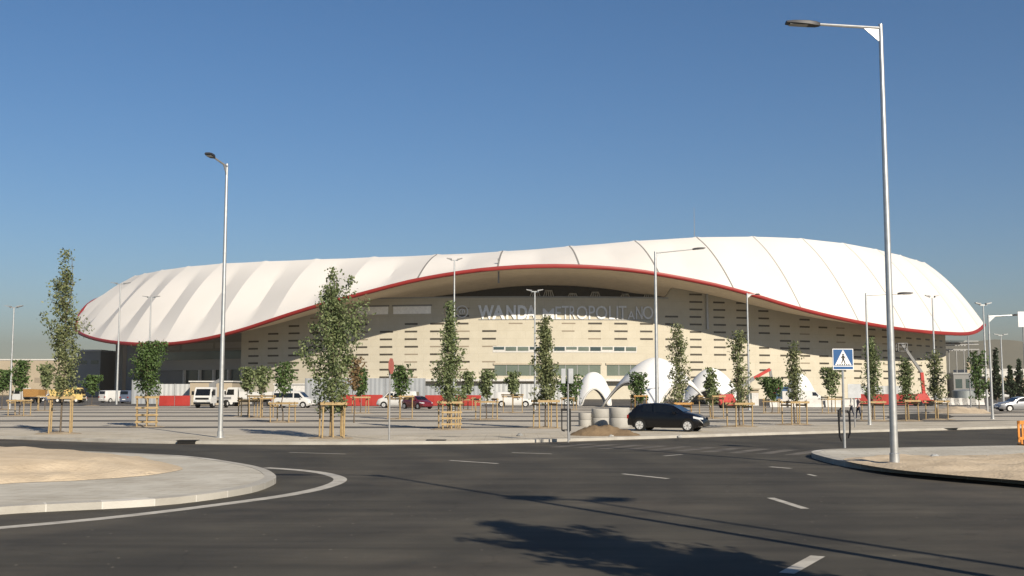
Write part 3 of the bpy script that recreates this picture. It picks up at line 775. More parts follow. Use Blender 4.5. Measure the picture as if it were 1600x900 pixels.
# ------------------------------------------------------------------ trees
def crown_mesh(h0, H, wmax, shape, nleaf, seed, leaf=.13, droop=0.0):
    """limbs and leaf quads between heights h0 and H; shape(t) gives the relative width"""
    rnd = random.Random(seed); limbs = []; clumps = []
    nl = int(12 + 9*(H-h0)/3)
    for i in range(nl):
        t = (i + rnd.random()*.8)/nl; za = h0 - .1*(H-h0) + t*(H-h0)*.92
        az = i*2.4 + rnd.uniform(-.5, .5); el = R(rnd.uniform(32, 62) + 14*t)
        Lm = shape(min(1, max(0, t+.05)))*wmax*.5*rnd.uniform(.65, 1.3)/math.cos(el)*.85
        Lm = min(Lm, (H*1.0-za)/math.sin(el) + .15)
        d = Vector((math.cos(az)*math.cos(el), math.sin(az)*math.cos(el), math.sin(el)))
        a = Vector((0, 0, max(h0*.85, za))); m = a + d*Lm*.5 + Vector((0, 0, -.05*Lm)); e = a + d*Lm + Vector((0, 0, .1*Lm))
        limbs.append((a, m, e))
        nc = max(2, int(Lm/.28))
        for k in range(nc):
            f = .25 + .75*(k+rnd.random()*.5)/nc
            p = a.lerp(m, f*2) if f < .5 else m.lerp(e, f*2-1)
            clumps.append((p + Vector((rnd.gauss(0, .08), rnd.gauss(0, .08), rnd.gauss(0, .08))), .2*rnd.uniform(.7, 1.35)*(1.1-.3*f)))
    for k in range(int((H-h0)*9)):
        f = rnd.random(); z = h0 + (H-h0)*f; q_ = .09*wmax*shape(f); clumps.append((Vector((rnd.gauss(0, q_), rnd.gauss(0, q_), z)), .17))
    b = MB(); tint = []
    ks = max(1.0, wmax/2.4)**.5
    for i in range(nleaf):
        c, r_ = clumps[rnd.randrange(len(clumps))]
        r_ *= ks
        p = c + Vector((rnd.gauss(0, r_*.75), rnd.gauss(0, r_*.75), rnd.gauss(0, r_*.85)))
        if p.z > H+.15 or p.z < h0-.35: continue
        n = Vector((rnd.gauss(0, 1), rnd.gauss(0, 1), rnd.gauss(.5, .8))).normalized()
        u = n.cross(Vector((rnd.gauss(0, 1), rnd.gauss(0, 1), rnd.gauss(0, 1)))).normalized(); v = n.cross(u)
        s = leaf*rnd.uniform(.6, 1.25)
        b.add([p - u*s, p + v*s*.55 + n*s*.12, p + u*s, p - v*s*.55 + n*s*.12], [(0,1,2,3)])
        tint.append(min(1, max(0, rnd.gauss(.45, .25))))
    return b, tint, limbs
def tall(t): return .55 + .45*math.sin(math.pi*min(1, t*1.25+.12)) if t < .6 else max(.16, 1.0 - (t-.6)*2.0)
def flare(t): return max(.2, 1.0 - .75*t)
def broad(t): return interp([(0,.75),(.15,.95),(.45,1.0),(.7,.78),(.85,.5),(1,.22)], t)
def slim(t): return max(.2, .95 - .6*t + .12*math.sin(t*9))
def ball(t): return .45 + .6*math.sin(math.pi*(.1+.8*t))
def vase(t): return .55 + .45*math.sin(math.pi*(.1+.6*t))
def cone(t): return max(.08, 1 - t)
def tree(name, base, h0, H, wd, shape, nleaf, seed, m, label, group, leaf=.13, tr=.045, cat='tree'):
    t = empty(name, base, 0, label, cat, group)
    b, tint, limbs = crown_mesh(h0, H, wd, shape, nleaf, seed, leaf)
    o = b.build('crown', M[m], t, fix=False)
    at = o.data.attributes.new('tint', 'FLOAT', 'FACE'); at.data.foreach_set('value', tint)
    rnd = random.Random(seed); k = MB(); sw = [Vector((rnd.gauss(0, .03)*i, rnd.gauss(0, .03)*i, H*.96*i/6)) for i in range(7)]
    k.tube(sw, [tr*(1 - .13*i) for i in range(7)], 7)
    for a, m_, e in limbs: k.tube([a, m_, e], [tr*.36, tr*.25, tr*.1], 4)
    k.build('trunk', M['bark'], t, smooth=60)
    return t
def frame(base, w_, h, label, posts=4, seed=0, m='timber', lattice=False, slant=0.0, rz=.3):
    t = empty('tree_stake_frame', base, rz, label, 'tree stakes', 'timber stake frames round the young trees')
    rnd = random.Random(seed); P = []
    cs = [(-.5,-.5), (.5,-.5), (.5,.5), (-.5,.5)][:posts] if posts <= 4 else [(-.5,-.5), (0,-.5), (.5,-.5), (.5,.5), (-.5,.5), (0,.5), (.5,0)][:posts]
    for x, y in cs:
        b = MB(); dx, dy = rnd.uniform(-.05, .05), rnd.uniform(-.05, .05)
        b.tube([(x*w_, y*w_, 0), (x*w_+dx+slant*x, y*w_+dy, h)], [.042, .038], 7); b.build('stake', M[m], t, smooth=40)
    z = h - .16
    for s in (-.5, .5):
        b = MB(); b.box(-w_*.62, w_*.62, s*w_-.06-.05*(s<0), s*w_-.03+.09*(s>0), z, z+.12); b.build('cross_board', M[m], t)
    for s in (-.5, .5):
        b = MB(); b.box(s*w_-.055, s*w_-.025, -w_*.6, w_*.6, z-.17, z-.06); b.build('cross_board', M[m], t)
    if lattice:
        for k in range(3):
            b = MB(); zz = .25 + k*(h-.6)/3; b.box(-w_*.6, w_*.6, -w_*.5-.075, -w_*.5-.045, zz, zz+.1); b.build('cross_board', M[m], t)
    return t
def soil_pit(base, r_, seed):
    b = MB(); n_ = 18; rg = [(0, .09), (.45, .075), (.8, .03), (1, -.02)]
    for k, (f, z) in enumerate(rg):
        for i in range(n_):
            a = 2*math.pi*i/n_; q = r_*f*(1+.25*noise.noise((math.cos(a)*1.5+seed*3, math.sin(a)*1.5, k*.2)))
            b.v.append((base.x+q*math.cos(a)*1.25, base.y+q*math.sin(a), LOT+.008+z*(1+.8*noise.noise((a, seed, k)))))
    for k in range(3):
        for i in range(n_): b.f.append([k*n_+i, (k+1)*n_+i, (k+1)*n_+(i+1) % n_, k*n_+(i+1) % n_]); b.mi.append(0)
    tag(b.build('planting_soil', M['soil'], smooth=180, fix=False), kind='structure')
TG = 'tall young trees staked along the front pavement'
SG = 'small young trees staked in the car park rows'
big = [ # px, base y, crown top, crown bottom, width px, shape, leaves, material, tree label, frame label, frame params
 (94, 678, 392, 612, 66, tall, 3300, 'leaf_olive', 'tallest slim tree beside the left tip of the roof', 'stake frame with stacked boards below the tall slim tree', dict(posts=4, m='timber'), 618),
 (229, 667, 537, 612, 52, ball, 2600, 'leaf_deep', 'short dense round-crowned tree in the boarded frame', 'boarded lattice stake frame under the round-crowned tree', dict(posts=7, lattice=True), 618),
 (518, 685, 420, 640, 100, broad, 4600, 'leaf_green', 'widest leafy tree in front of the roof, left of the thin sign post', 'wide pale stake frame under the widest leafy tree', dict(posts=7), 627),
 (702, 671, 474, 630, 66, flare, 3300, 'leaf_green', 'leafy tree hiding the emblem on the facade', 'pale stake frame under the tree that hides the emblem', dict(posts=7, lattice=True), 626),
 (852, 669, 496, 622, 58, flare, 2500, 'leaf_olive', 'yellowish tree in front of the ribbon window', 'stake frame with orange boards near the black litter bin', dict(posts=5, m='timber'), 624),
 (1062, 664, 508, 630, 56, slim, 1700, 'leaf_olive', 'sparse tree rising behind the black hatchback', 'orange stake frame behind the black hatchback', dict(posts=4, m='timber_orange'), 628),
 (1156, 667, 520, 630, 44, slim, 1500, 'leaf_olive', 'sparse slim tree in front of the red boom lift', 'narrow stake frame under the tree by the red boom lift', dict(posts=4), 628),
 (1242, 664, 536, 622, 36, slim, 1300, 'leaf_olive', 'slim tree with a bare tip left of the crossing sign', 'stake frame of the slim tree left of the crossing sign', dict(posts=5), 626),
 (1364, 658, 530, 620, 42, flare, 1800, 'leaf_green', 'dense tree just left of the tall island lamp', 'stake frame under the dense tree left of the island lamp', dict(posts=4), 626),
 (1418, 658, 560, 622, 32, flare, 1200, 'leaf_green', 'tree between the island lamp and the dark boom lift', 'stake frame between the island lamp and the dark boom lift', dict(posts=4), 624),
 (1464, 656, 548, 622, 38, slim, 1500, 'leaf_olive', 'tree in front of the right end of the facade', 'stake frame in front of the right end of the facade', dict(posts=4), 625)]
for i, (px, pb, pt_, pcb, wpx, shp, nl, m, lab, flab, fk, ftop) in enumerate(big):
    g = ground(px, pb, LOT); Y = g.y; k = Y/F
    H_ = top_h(px, pt_, Y); h0 = top_h(px, pcb, Y)
    lf = .08 if Y < 60 else .09
    tree('young_tree', g, max(.9, h0), H_, wpx*k, shp, int(nl*(1.15 if shp is slim else 1.35 if shp is tall else 1.6)), 40+i, m, lab, TG, leaf=lf, tr=.05)
    soil_pit(g, .95, i)
    frame(g, .95 if Y < 60 else 1.05, top_h(px, ftop, Y), flab, seed=i, **fk)
# a reddish sapling mixed in beside the widest tree
g = ground(553, 661, LOT); tree('young_tree', g, 2.3, 4.1, 1.3, vase, 420, 77, 'leaf_red', 'brownish-leaved young tree just right of the widest leafy tree', TG, leaf=.13)
small = [
 (30, 650, 566, 606, 30, 'leaf_deep', 'small round tree beside the leftmost twin lamp'),
 (70, 642, 572, 604, 24, 'leaf_green', 'small narrow tree left of the tallest slim tree'),
 (3, 640, 580, 612, 30, 'leaf_deep', 'small dark tree cut by the left frame edge'),
 (143, 634, 588, 614, 38, 'leaf_deep', 'low spreading tree in front of the grey stair block'),
 (387, 651, 577, 612, 26, 'leaf_green', 'small tree in front of the dropside lorry, nearer its cab'),
 (408, 653, 575, 614, 32, 'leaf_green', 'small leafy tree in front of the dropside lorry, nearer its tail'),
 (442, 660, 569, 614, 30, 'leaf_deep', 'small upright tree in front of the white minibus'),
 (563, 646, 578, 616, 26, 'leaf_deep', 'small tree before the red hoarding beside the widest tree'),
 (625, 655, 573, 618, 36, 'leaf_deep', 'small round tree above the dark red car'),
 (731, 641, 583, 613, 24, 'leaf_green', 'small tree right of the tree that hides the emblem'),
 (760, 656, 581, 620, 26, 'leaf_green', 'small ragged tree left of the white pickup'),
 (801, 645, 583, 612, 18, 'leaf_green', 'little tree directly above the white pickup'),
 (889, 641, 588, 628, 40, 'leaf_deep', 'small dark tree behind the paired sign plates'),
 (998, 640, 584, 630, 38, 'leaf_deep', 'bushy tree in front of the largest white tent'),
 (1112, 654, 578, 626, 22, 'leaf_green', 'thin tree in front of the tent beside the red boom lift'),
 (1206, 646, 592, 626, 38, 'leaf_deep', 'low dark tree under the elbow of the red boom'),
 (1300, 646, 577, 616, 36, 'leaf_green', 'small tree touching the crossing sign on its left'),
 (1530, 645, 552, 622, 34, 'leaf_deep', 'dense dark tree by the round steel tank')]
for i, (px, pb, ptp, pcb, wpx, m, lab) in enumerate(small):
    g = ground(px, pb, LOT); Y = g.y; H_ = top_h(px, ptp, Y); h0 = top_h(px, pcb, Y)
    tree('small_tree', g, h0, H_, wpx*Y/F*1.05, ball, 900, 140+i, m, lab, SG, leaf=.0015*Y+.01, tr=.05)
    soil_pit(g, 1.0, 30+i)
    if i not in (2, 3, 17): frame(g, 1.25, 1.35 + .2*((i*7) % 3), 'stake frame round the ' + lab.replace('in front of', 'before'), seed=50+i, posts=4, m='timber' if i not in (13,) else 'timber_orange', rz=i*.5)
for px, pb, ptp, wpx, lab in ((1558, 626, 546, 26, 'dark conical conifer beyond the silver car'), (1580, 624, 570, 20, 'short dark conifer right of the taller conical one'), (1594, 624, 562, 24, 'dark conifer cut by the right frame edge')):
    g = ground(px, pb, LOT); Y = g.y; tree('conifer', g, .6, top_h(px, ptp, Y), wpx*Y/F*1.2, cone, 900, 300+px, 'leaf_conifer', lab, 'dark conifers at the right', leaf=.42, tr=.16)
# tree behind the camera, its shadow falls on the asphalt
tree('roadside_tree', (6.7, 7.2, 0), 2.2, 7.9, 3.0, broad, 7000, 501, 'leaf_green', 'roadside tree out of frame whose leafy shadow lies on the asphalt', TG, leaf=.12, tr=.07)
tree('roadside_tree', (8.6, 4.2, 0), 2.2, 7.4, 2.8, broad, 7000, 502, 'leaf_green', 'second roadside tree out of frame shading the bottom of the junction', TG, leaf=.12, tr=.07)

# ------------------------------------------------------------------ signs and bins
def cyl_post(b, h, r_=.038, x=0, y=0): b.tube([(x, y, 0), (x, y, h)], [r_, r_], 8)
g = ground(1320, 700, .17); Y = g.y
zt = pt(1318, 545, Y).z - .17; sw = 33*Y/F; zb = pt(1318, 578, Y).z - .17
t = empty('crossing_sign', g, R(4), 'blue square pedestrian crossing sign on a grey post by the island tip', 'road sign')
b = MB(); cyl_post(b, zt-.05, .045); b.build('post', M['galv'], t, smooth=40)
b = MB(); b.box(-sw/2, sw/2, -.075, -.045, zb, zt); pn = b.build('sign_panel', M['sign_white'], t)
bw = sw*.035
b = MB(); b.box(-sw/2+bw, sw/2-bw, -.082, -.0745, zb+sw*.20, zt-bw); b.build('blue_field', M['sign_blue'], pn)
b = MB(); b.box(-sw/2+bw, sw/2-bw, -.082, -.0745, zb+bw, zb+sw*.155); b.build('blue_band', M['sign_blue'], pn)
def face(b, poly, y0, y1):
    n = len(poly); b.add([(x, y0, z) for x, z in poly]+[(x, y1, z) for x, z in poly], [tuple(range(n)), tuple(range(2*n-1, n-1, -1))] + [(i, n+i, n+(i+1) % n, (i+1) % n) for i in range(n)])
S = sw; zc = zb + sw*.22
b = MB(); face(b, [(-S*.40, zc), (S*.40, zc), (S*.02, zc+S*.70), (-S*.02, zc+S*.70)], -.087, -.0815); b.build('triangle', M['sign_white'], pn)
fg = MB(); q = lambda x, z: (x*S, zc+z*S)
face(fg, [(math.cos(a)*S*.042, zc+S*.50+math.sin(a)*S*.048) for a in [2*math.pi*k/10 for k in range(10)]], -.091, -.0865)
face(fg, [q(-.05,.45), q(.045,.45), q(.05,.25), q(-.045,.24)], -.091, -.0865)
face(fg, [q(.045,.44), q(.12,.33), q(.10,.31), q(.03,.39)], -.091, -.0865)
face(fg, [q(-.05,.44), q(-.115,.34), q(-.10,.315), q(-.04,.38)], -.091, -.0865)
face(fg, [q(-.045,.26), q(.01,.26), q(-.055,.09), q(-.105,.07)], -.0905, -.0863)
face(fg, [q(-.005,.262), q(.05,.262), q(.115,.07), q(.07,.06)], -.0908, -.0861)
for k in range(6): face(fg, [q(-.30+k*.11, .0), q(-.245+k*.11, .0), q(-.235+k*.105, .055), q(-.285+k*.105, .055)], -.0906, -.0862)
fg.build('walking_figure', M['sign_black'], pn)
# open-framed black bins
def bin_frame(base, label, w_, h, rz, z0=.25, post=True):
    t = empty('litter_bin', base, rz, label, 'litter bin', 'black open-framed litter bins')
    b = MB(); b.bar((-w_/2, 0, z0), (-w_/2, 0, z0+h), .05, .06); b.bar((-w_/2, 0, z0), (-w_/2+.12, 0, z0-.03), .05); b.build('side_bar', M['black'], t)
    b = MB(); b.box(w_/2-.16, w_/2, -.12, .12, z0-.02, z0+h); b.build('bin_body', M['black'], t)
    b = MB(); b.box(-w_/2-.04, w_/2, -.07, .07, z0+h, z0+h+.1); b.build('top_bar', M['black'], t)
    b = MB(); b.bar((-w_/2, 0, z0+.02), (w_/2-.16, 0, z0+.02), .04); b.build('bottom_bar', M['black'], t)
    if post: b = MB(); b.tube([(w_/2-.05, .16, 0), (w_/2-.05, .16, z0+h*.5)], [.035, .035], 6); b.build('foot', M['galv_dull'], t)
    return t
g = ground(885, 688, LOT); k = g.y/F
bin_frame(g, 'black litter bin frame below the paired sign plates', 14*k, 30*k, 0, .42)
g = ground(1322, 698, .17); k = g.y/F
t = empty('bin_holder', (g.x, g.y+.12, .17), 0, 'pair of hanging black hoops strapped to the crossing sign post', 'bin holder')
for s, tp, bt in ((-1, 640, 690), (1, 644, 685)):
    x = s*8.5*k; z1 = top_h(1320, tp, g.y, .17); z0 = top_h(1320, bt, g.y, .17)
    b = MB(); b.tube([(x*.5, 0, z1+.05), (x*.95, 0, z1-.05), (x, 0, z1-.5), (x*.95, 0, z0+.2), (x*.6, 0, z0)], [.035, .045, .035, .035, .03], 6); b.build('hoop', M['black'], t, smooth=50)
b = MB(); b.box(-9.5*k, -5*k, -.08, .08, top_h(1320, 652, g.y, .17), top_h(1320, 640, g.y, .17)); b.build('strap_box', M['black'], t)
b = MB(); b.bar((-8*k, 0, top_h(1320, 642, g.y, .17)), (8*k, 0, top_h(1320, 643, g.y, .17)), .05); b.build('crossbar', M['black'], t)
# back-to-front sign plates
g = ground(888, 691, LOT); k = g.y/F
t = empty('road_sign', g, 0, 'two narrow grey sign plates side by side on one post near the concrete rings', 'road sign')
b = MB(); cyl_post(b, top_h(888, 577, g.y), .035); b.build('post', M['galv_dull'], t, smooth=40)
for x0, x1 in ((-10.5, -4), (.5, 8)):
    b = MB(); b.box(x0*k, x1*k, -.07, -.04, top_h(888, 599, g.y), top_h(888, 576, g.y)); b.build('sign_plate', M['sign_back'], t)
g = ground(608, 688, LOT); k = g.y/F
t = empty('road_sign', g, R(78), 'thin grey post carrying a faded red sign seen almost edge-on', 'road sign')
b = MB(); cyl_post(b, top_h(608, 563, g.y), .04); b.build('post', M['galv_dull'], t, smooth=40)
b = MB(); zc_ = top_h(608, 572, g.y); rr = .36; face(b, [(rr*math.cos(R(22.5+45*i)), zc_+rr*math.sin(R(22.5+45*i))) for i in range(8)], -.075, -.045); b.build('sign_plate', M['sign_red'], t)
g = ground(1336, 668, LOT); k = g.y/F
t = empty('road_sign', g, 0, 'grey back of a rectangular sign right of the crossing sign', 'road sign')
b = MB(); cyl_post(b, top_h(1336, 600, g.y), .04); b.build('post', M['galv_dull'], t, smooth=40)
b = MB(); b.box(-10*k, 10*k, -.07, -.045, top_h(1336, 622, g.y), top_h(1336, 600, g.y)); b.build('sign_plate', M['sign_back'], t)
g = ground(1605, 660, LOT); k = g.y/F
t = empty('road_sign', g, 0, 'pale sign panel cut by the right frame edge', 'road sign')
b = MB(); cyl_post(b, top_h(1605, 487, g.y), .05); b.build('post', M['galv_dull'], t, smooth=40)
b = MB(); b.box(-8*k, 8*k, -.08, -.05, top_h(1602, 511, g.y), top_h(1605, 487, g.y)); b.build('sign_plate', M['sign_white'], t)
g = ground(1517, 641, LOT); k = g.y/F
t = empty('sign_pole', g, 0, 'slim pole with a small cream notice on a mound of earth', 'pole')
b = MB(); cyl_post(b, top_h(1516, 525, g.y), .07); b.build('post', M['galv_dull'], t, smooth=40)
b = MB(); b.box(-4*k, 1*k, -.14, -.08, top_h(1515, 583, g.y), top_h(1515, 566, g.y)); b.build('notice', M['beige_wall'], t)
# orange barrier
g0 = ground(1591, 696, .16); 
t = empty('orange_barrier', g0, R(3), 'orange slatted plastic barrier at the edge of the sandy island', 'barrier')
k = g0.y/F; hh = 38*k
b = MB(); b.box(0, 2.0, -.025, .025, hh-.14, hh); b.box(0, 2.0, -.025, .025, .22, .32); b.box(0, .08, -.025, .025, .12, hh); b.box(1.92, 2.0, -.025, .025, .12, hh); b.build('frame', M['orange_plastic'], t)
b = MB()
for i in range(11): b.box(.16+i*.16, .23+i*.16, -.012, .012, .32, hh-.14)
b.build('slat_panel', M['orange_plastic'], t)
for x in (.15, 1.75): b = MB(); b.box(x-.04, x+.04, -.3, .3, 0, .06); b.box(x-.03, x+.03, -.022, .022, .06, .24); b.build('foot', M['orange_plastic'], t)
# storm drain mouths in the kerb
for px, py, lab in ((291, 689, 'dark storm drain opening in the kerb near the tall street lamp'), (681, 691.5, 'dark storm drain opening in the kerb right of the thin sign post')):
    kx = ground(px, 694 if px < 600 else 693.5, 0); t = empty('storm_drain', (kx.x, kx.y-.03, 0), 0, lab, 'storm drain', 'storm drains in the kerb')
    b = MB(); b.box(-.36, .36, -.03, .5, .006, LOT+.022); b.build('opening', M['iron'], t)
    b = MB(); b.box(-.42, .42, -.05, .55, LOT+.023, LOT+.04); b.build('cover', M['concrete'] if px < 0 else M['iron'], t)
# stacked concrete rings, earth heap, stones
def rings(px, pb, wpx, hpx, label, nst=2):
    g = ground(px, pb, LOT); k = g.y/F; t = empty('concrete_ring', g, 0, label, 'concrete ring', 'stacked concrete rings')
    r_ = wpx*k/2; h = hpx*k/nst
    for i in range(nst):
        b = MB(); b.lathe([(r_*.8, i*h), (r_*.97, i*h), (r_, i*h+.03), (r_, (i+1)*h-.05), (r_*.965, (i+1)*h-.01), (r_*.82, (i+1)*h-.01), (r_*.8, i*h)], n=28); b.build('ring_section', M['concrete'], t, smooth=40)
rings(938, 666, 27, 27, 'middle concrete ring stack, two sections high')
rings(968, 668, 32, 31, 'concrete ring stack next to the black hatchback')
rings(914, 666, 20, 21, 'smallest concrete ring stack beside the litter bin')
hp = MB(); gx = ground(945, 680, LOT); gy = ground(985, 680, LOT); nx, ny = 46, 18; k = gx.y/F
for j in range(ny):
    for i in range(nx):
        x = (i/(nx-1)-.5)*110*k; y = (j/(ny-1)-.5)*2.6
        e = max(0, 1 - (abs(x+16*k)/(40*k))**1.6 - (y/1.15)**2)*.46 + max(0, 1 - (abs(x-24*k)/(32*k))**1.6 - (y/1.1)**2)*.28
        e += noise.fractal((x*2, y*2, 3), .7, 2, 4)*.1*min(1, e*5)
        hp.v.append((gx.x+x, gx.y+y, LOT + max(-.02, e)))
for j in range(ny-1):
    for i in range(nx-1): hp.f.append([j*nx+i, j*nx+i+1, (j+1)*nx+i+1, (j+1)*nx+i]); hp.mi.append(0)
tag(hp.build('earth_heap', M['dirt'], smooth=180, fix=False), 'low brown heap of loose earth by the rear of the black hatchback', 'earth heap')
g = ground(1500, 645, LOT); hp = MB(); nx, ny = 30, 14; k = g.y/F
for j in range(ny):
    for i in range(nx):
        x = (i/(nx-1)-.5)*90*k; y = (j/(ny-1)-.5)*7; e = max(0, 1-(x/(42*k))**2-(y/3.2)**2)*.55; e += noise.fractal((x, y, 9), .7, 2, 4)*.15*min(1, e*5)
        hp.v.append((g.x+x, g.y+y, LOT+max(-.02, e)))
for j in range(ny-1):
    for i in range(nx-1): hp.f.append([j*nx+i, j*nx+i+1, (j+1)*nx+i+1, (j+1)*nx+i]); hp.mi.append(0)
tag(hp.build('earth_heap', M['sand'], smooth=180, fix=False), 'flat pale earth mound around the slim pole with the notice', 'earth heap')
def stone(px, py, s, label, z0=LOT, m='mid_concrete'):
    g = ground(px, py, z0); bm = bmesh.new(); bmesh.ops.create_icosphere(bm, subdivisions=2, radius=s)
    for v in bm.verts: v.co *= 1 + .35*noise.noise(v.co*3/s*.4 + Vector((px, py, 0))); v.co.z = max(v.co.z*.7, -s*.3)
    me = bpy.data.meshes.new('stone'); bm.to_mesh(me); bm.free(); me.materials.append(M[m]); o = bpy.data.objects.new('stone', me); col.objects.link(o); o.location = (g.x, g.y, z0+s*.25)
    tag(o, label, 'stone')
stone(812, 681.5, .16, 'lone dark stone on the pavement before the white pickup', m='dark_concrete')
stone(955, 683, .12, 'pale stone at the foot of the brown earth heap', m='concrete')
stone(1062, 684, .13, 'pale rubble stone by the front wheel of the hatchback', m='concrete')
stone(1460, 716, .14, 'grey stone on the island sand right of the tall lamp', z0=.17)
stone(1545, 717, .12, 'small grey stone on the island sand toward the orange barrier', z0=.17)

# ------------------------------------------------------------------ vehicles
def vehicle(name, loc, rz, paint, L_, W, top, belt, label, cat, glass_side=(), screen=None, rear=None, wheels=(.75, 3.3), wr=.31, tumble=.13, group=None, lights=True, dark_lower=False):
    """body lofted through the side profile `top` [(x,z)], x from tail 0 to nose L; belt(x) line table"""
    t = empty(name, loc, rz, label, cat, group); hw = W/2; ox = -L_/2
    xs = sorted(set([x for x, _ in top] + [L_*i/22 for i in range(23)]))
    def zt(x): return interp(top, x)
    def zbelt(x): return min(interp(belt, x), zt(x)-.04)
    def plan(x):
        e = min(x, L_-x)/.55
        return hw*(1 if e >= 1 else .80+.20*math.sin(math.pi/2*max(0, e)))
    def yroof(x):
        z = zt(x); u = max(0, (z-zbelt(x))/.55); return plan(x)*(.93 - tumble*min(1, u))
    def zbot(x): return .2 + (.1 if (x < .3 or x > L_-.35) else 0)
    rings = []
    for x in xs:
        p = plan(x); zb = zbot(x); zl = zbelt(x); zz = zt(x); yr = yroof(x)
        half = [(p*.86, zb), (p*.97, zb+.12), (p, (zb+zl)/2+.05), (p*.965, zl), (yr+.02, zz-.05), (yr-.09, zz)]
        rings.append([(ox+x, y, z) for y, z in half] + [(ox+x, -y, z) for y, z in half[::-1]])
    m_ = len(rings[0]); b = MB(); vs = [p for r_ in rings for p in r_]; fs = []
    for i in range(len(rings)-1):
        for k in range(m_): fs.append((i*m_+k, i*m_+(k+1) % m_, (i+1)*m_+(k+1) % m_, (i+1)*m_+k))
    fs += [tuple(range(m_)), tuple((len(rings)-1)*m_+k for k in range(m_))]
    b.add(vs, fs); body = b.build('body', M[paint], t, smooth=38)
    def side_y(x, z):
        zl = zbelt(x); zz = zt(x)-.05; f = max(0, min(1, (z-zl)/max(.02, zz-zl))); return plan(x)*.965 + (yroof(x)+.02-plan(x)*.965)*f
    for poly in glass_side:
        for s in (-1, 1):
            b = MB(); vs = []
            for i in range(len(poly)):
                (x0, z0), (x1, z1) = poly[i], poly[(i+1) % len(poly)]
                vs.append((x0, z0))
            cx_ = sum(p[0] for p in vs)/len(vs); cz_ = sum(p[1] for p in vs)/len(vs)
            P = [(ox+x, s*(side_y(x, z)+.013), z) for x, z in vs]; P.append((ox+cx_, s*(side_y(cx_, cz_)+.013), cz_))
            n_ = len(vs); b.add(P, [(i, (i+1) % n_, n_) for i in range(n_)]); b.build('side_window', M['car_glass'], t)
    for nm, seg in (('windscreen', screen), ('rear_window', rear)):
        if not seg: continue
        b = MB(); n_ = 7; P = []
        for i in range(n_):
            x = seg[0]+(seg[1]-seg[0])*i/(n_-1); y = yroof(x)-.07
            nrm = .012
            P += [(ox+x+(nrm if nm == 'windscreen' else -nrm), y, zt(x)+nrm), (ox+x+(nrm if nm == 'windscreen' else -nrm), -y, zt(x)+nrm)]
        b.add(P, [(2*i, 2*i+2, 2*i+3, 2*i+1) for i in range(n_-1)]); b.build(nm, M['car_glass'], t)
    for wx in wheels:
        for s in (-1, 1):
            y = s*plan(wx); X = ox+wx
            b = MB(); n_ = 20
            b.add([(X+(wr+.065)*math.cos(2*math.pi*i/n_), s*(plan(wx)+.004), max(.2, wr+(wr+.065)*math.sin(2*math.pi*i/n_))) for i in range(n_)], [tuple(range(n_))]); 
            b.build('wheel_arch', M['arch'], t)
            b = MB(); pr = [(wr*.66, .02), (wr*.95, .02), (wr, -.02), (wr, -.19), (wr*.6, -.2)]
            for r_, d in pr:
                for i in range(n_): b.v.append((X+r_*math.cos(2*math.pi*i/n_), y+s*d, wr+r_*math.sin(2*math.pi*i/n_)))
            for j in range(len(pr)-1):
                for i in range(n_): b.f.append([j*n_+i, j*n_+(i+1) % n_, (j+1)*n_+(i+1) % n_, (j+1)*n_+i]); b.mi.append(0)
            wh = b.build('wheel', M['rubber'], t, smooth=40)
            b = MB(); ys = y+s*.012
            b.add([(X+.66*wr*math.cos(2*math.pi*i/n_), ys-s*.003, wr+.66*wr*math.sin(2*math.pi*i/n_)) for i in range(n_)], [tuple(range(n_))], 1)
            for q_ in range(7):
                a = 2*math.pi*q_/7+.3; ca, sa = math.cos(a), math.sin(a); px_, pz_ = -sa*wr*.15, ca*wr*.15
                b.add([(X+px_, ys, wr+pz_), (X-px_, ys, wr-pz_), (X+ca*wr*.68-px_*.8, ys, wr+sa*wr*.68-pz_*.8), (X+ca*wr*.68+px_*.8, ys, wr+sa*wr*.68+pz_*.8)], [(0,1,2,3)], 0)
            r1, r2 = .6*wr, .7*wr
            for i in range(n_):
                a0, a1 = 2*math.pi*i/n_, 2*math.pi*(i+1)/n_
                b.add([(X+r_*math.cos(a), ys+s*.002, wr+r_*math.sin(a)) for r_, a in ((r1,a0),(r2,a0),(r2,a1),(r1,a1))], [(0,1,2,3)], 0)
            b.build('rim', [M['rim'], M['galv_dull']], wh, fix=False)
    if lights:
        zf = interp(top, L_-.3); zr = interp(belt, .1)
        for s in (-1, 1):
            b = MB(); x = L_-.38; y = s*plan(x)
            b.add([(ox+L_-.12, s*(plan(L_-.12)*.72), .62), (ox+L_-.1, s*(plan(L_-.1)*.98)+s*.006, .62), (ox+L_-.42, s*(plan(L_-.42)*.985+.012), .70), (ox+L_-.42, s*(plan(L_-.42)*.97+.012), .80), (ox+L_-.14, s*(plan(L_-.14)*.95+.006), .74), (ox+L_+.0, s*plan(L_)*.7, .72), (ox+L_+.012, s*plan(L_)*.72, .63)],
                  [(1,2,3,4), (6,1,4,5)]); b.build('headlight', M['headlight'], t, fix=False)
            b = MB(); b.box(ox-.02, ox+.1, min(s*hw*.58, s*hw*.83), max(s*hw*.58, s*hw*.83), zr-.28, zr-.08); b.build('tail_light', M['tail'], t)
            b = MB(); xm = glass_side[-1][1][0] if glass_side else L_*.6; b.box(ox+xm-.28, ox+xm-.16, min(s*hw*.98, s*(hw+.16)), max(s*hw*.98, s*(hw+.16)), interp(belt, xm)-.0, interp(belt, xm)+.13); b.build('wing_mirror', M[paint], t)
        b = MB(); b.box(ox+L_-.01, ox+L_+.025, -.26, .26, .42, .53); b.build('number_plate', M['plate'], t)
        b = MB(); b.box(ox-.03, ox+.01, -.26, .26, .55, .66); b.build('number_plate', M['plate'], t)
        b = MB(); b.box(ox+L_-.02, ox+L_+.016, -.5, .5, .27, .40); b.build('grille', M['arch'], t)
    return t
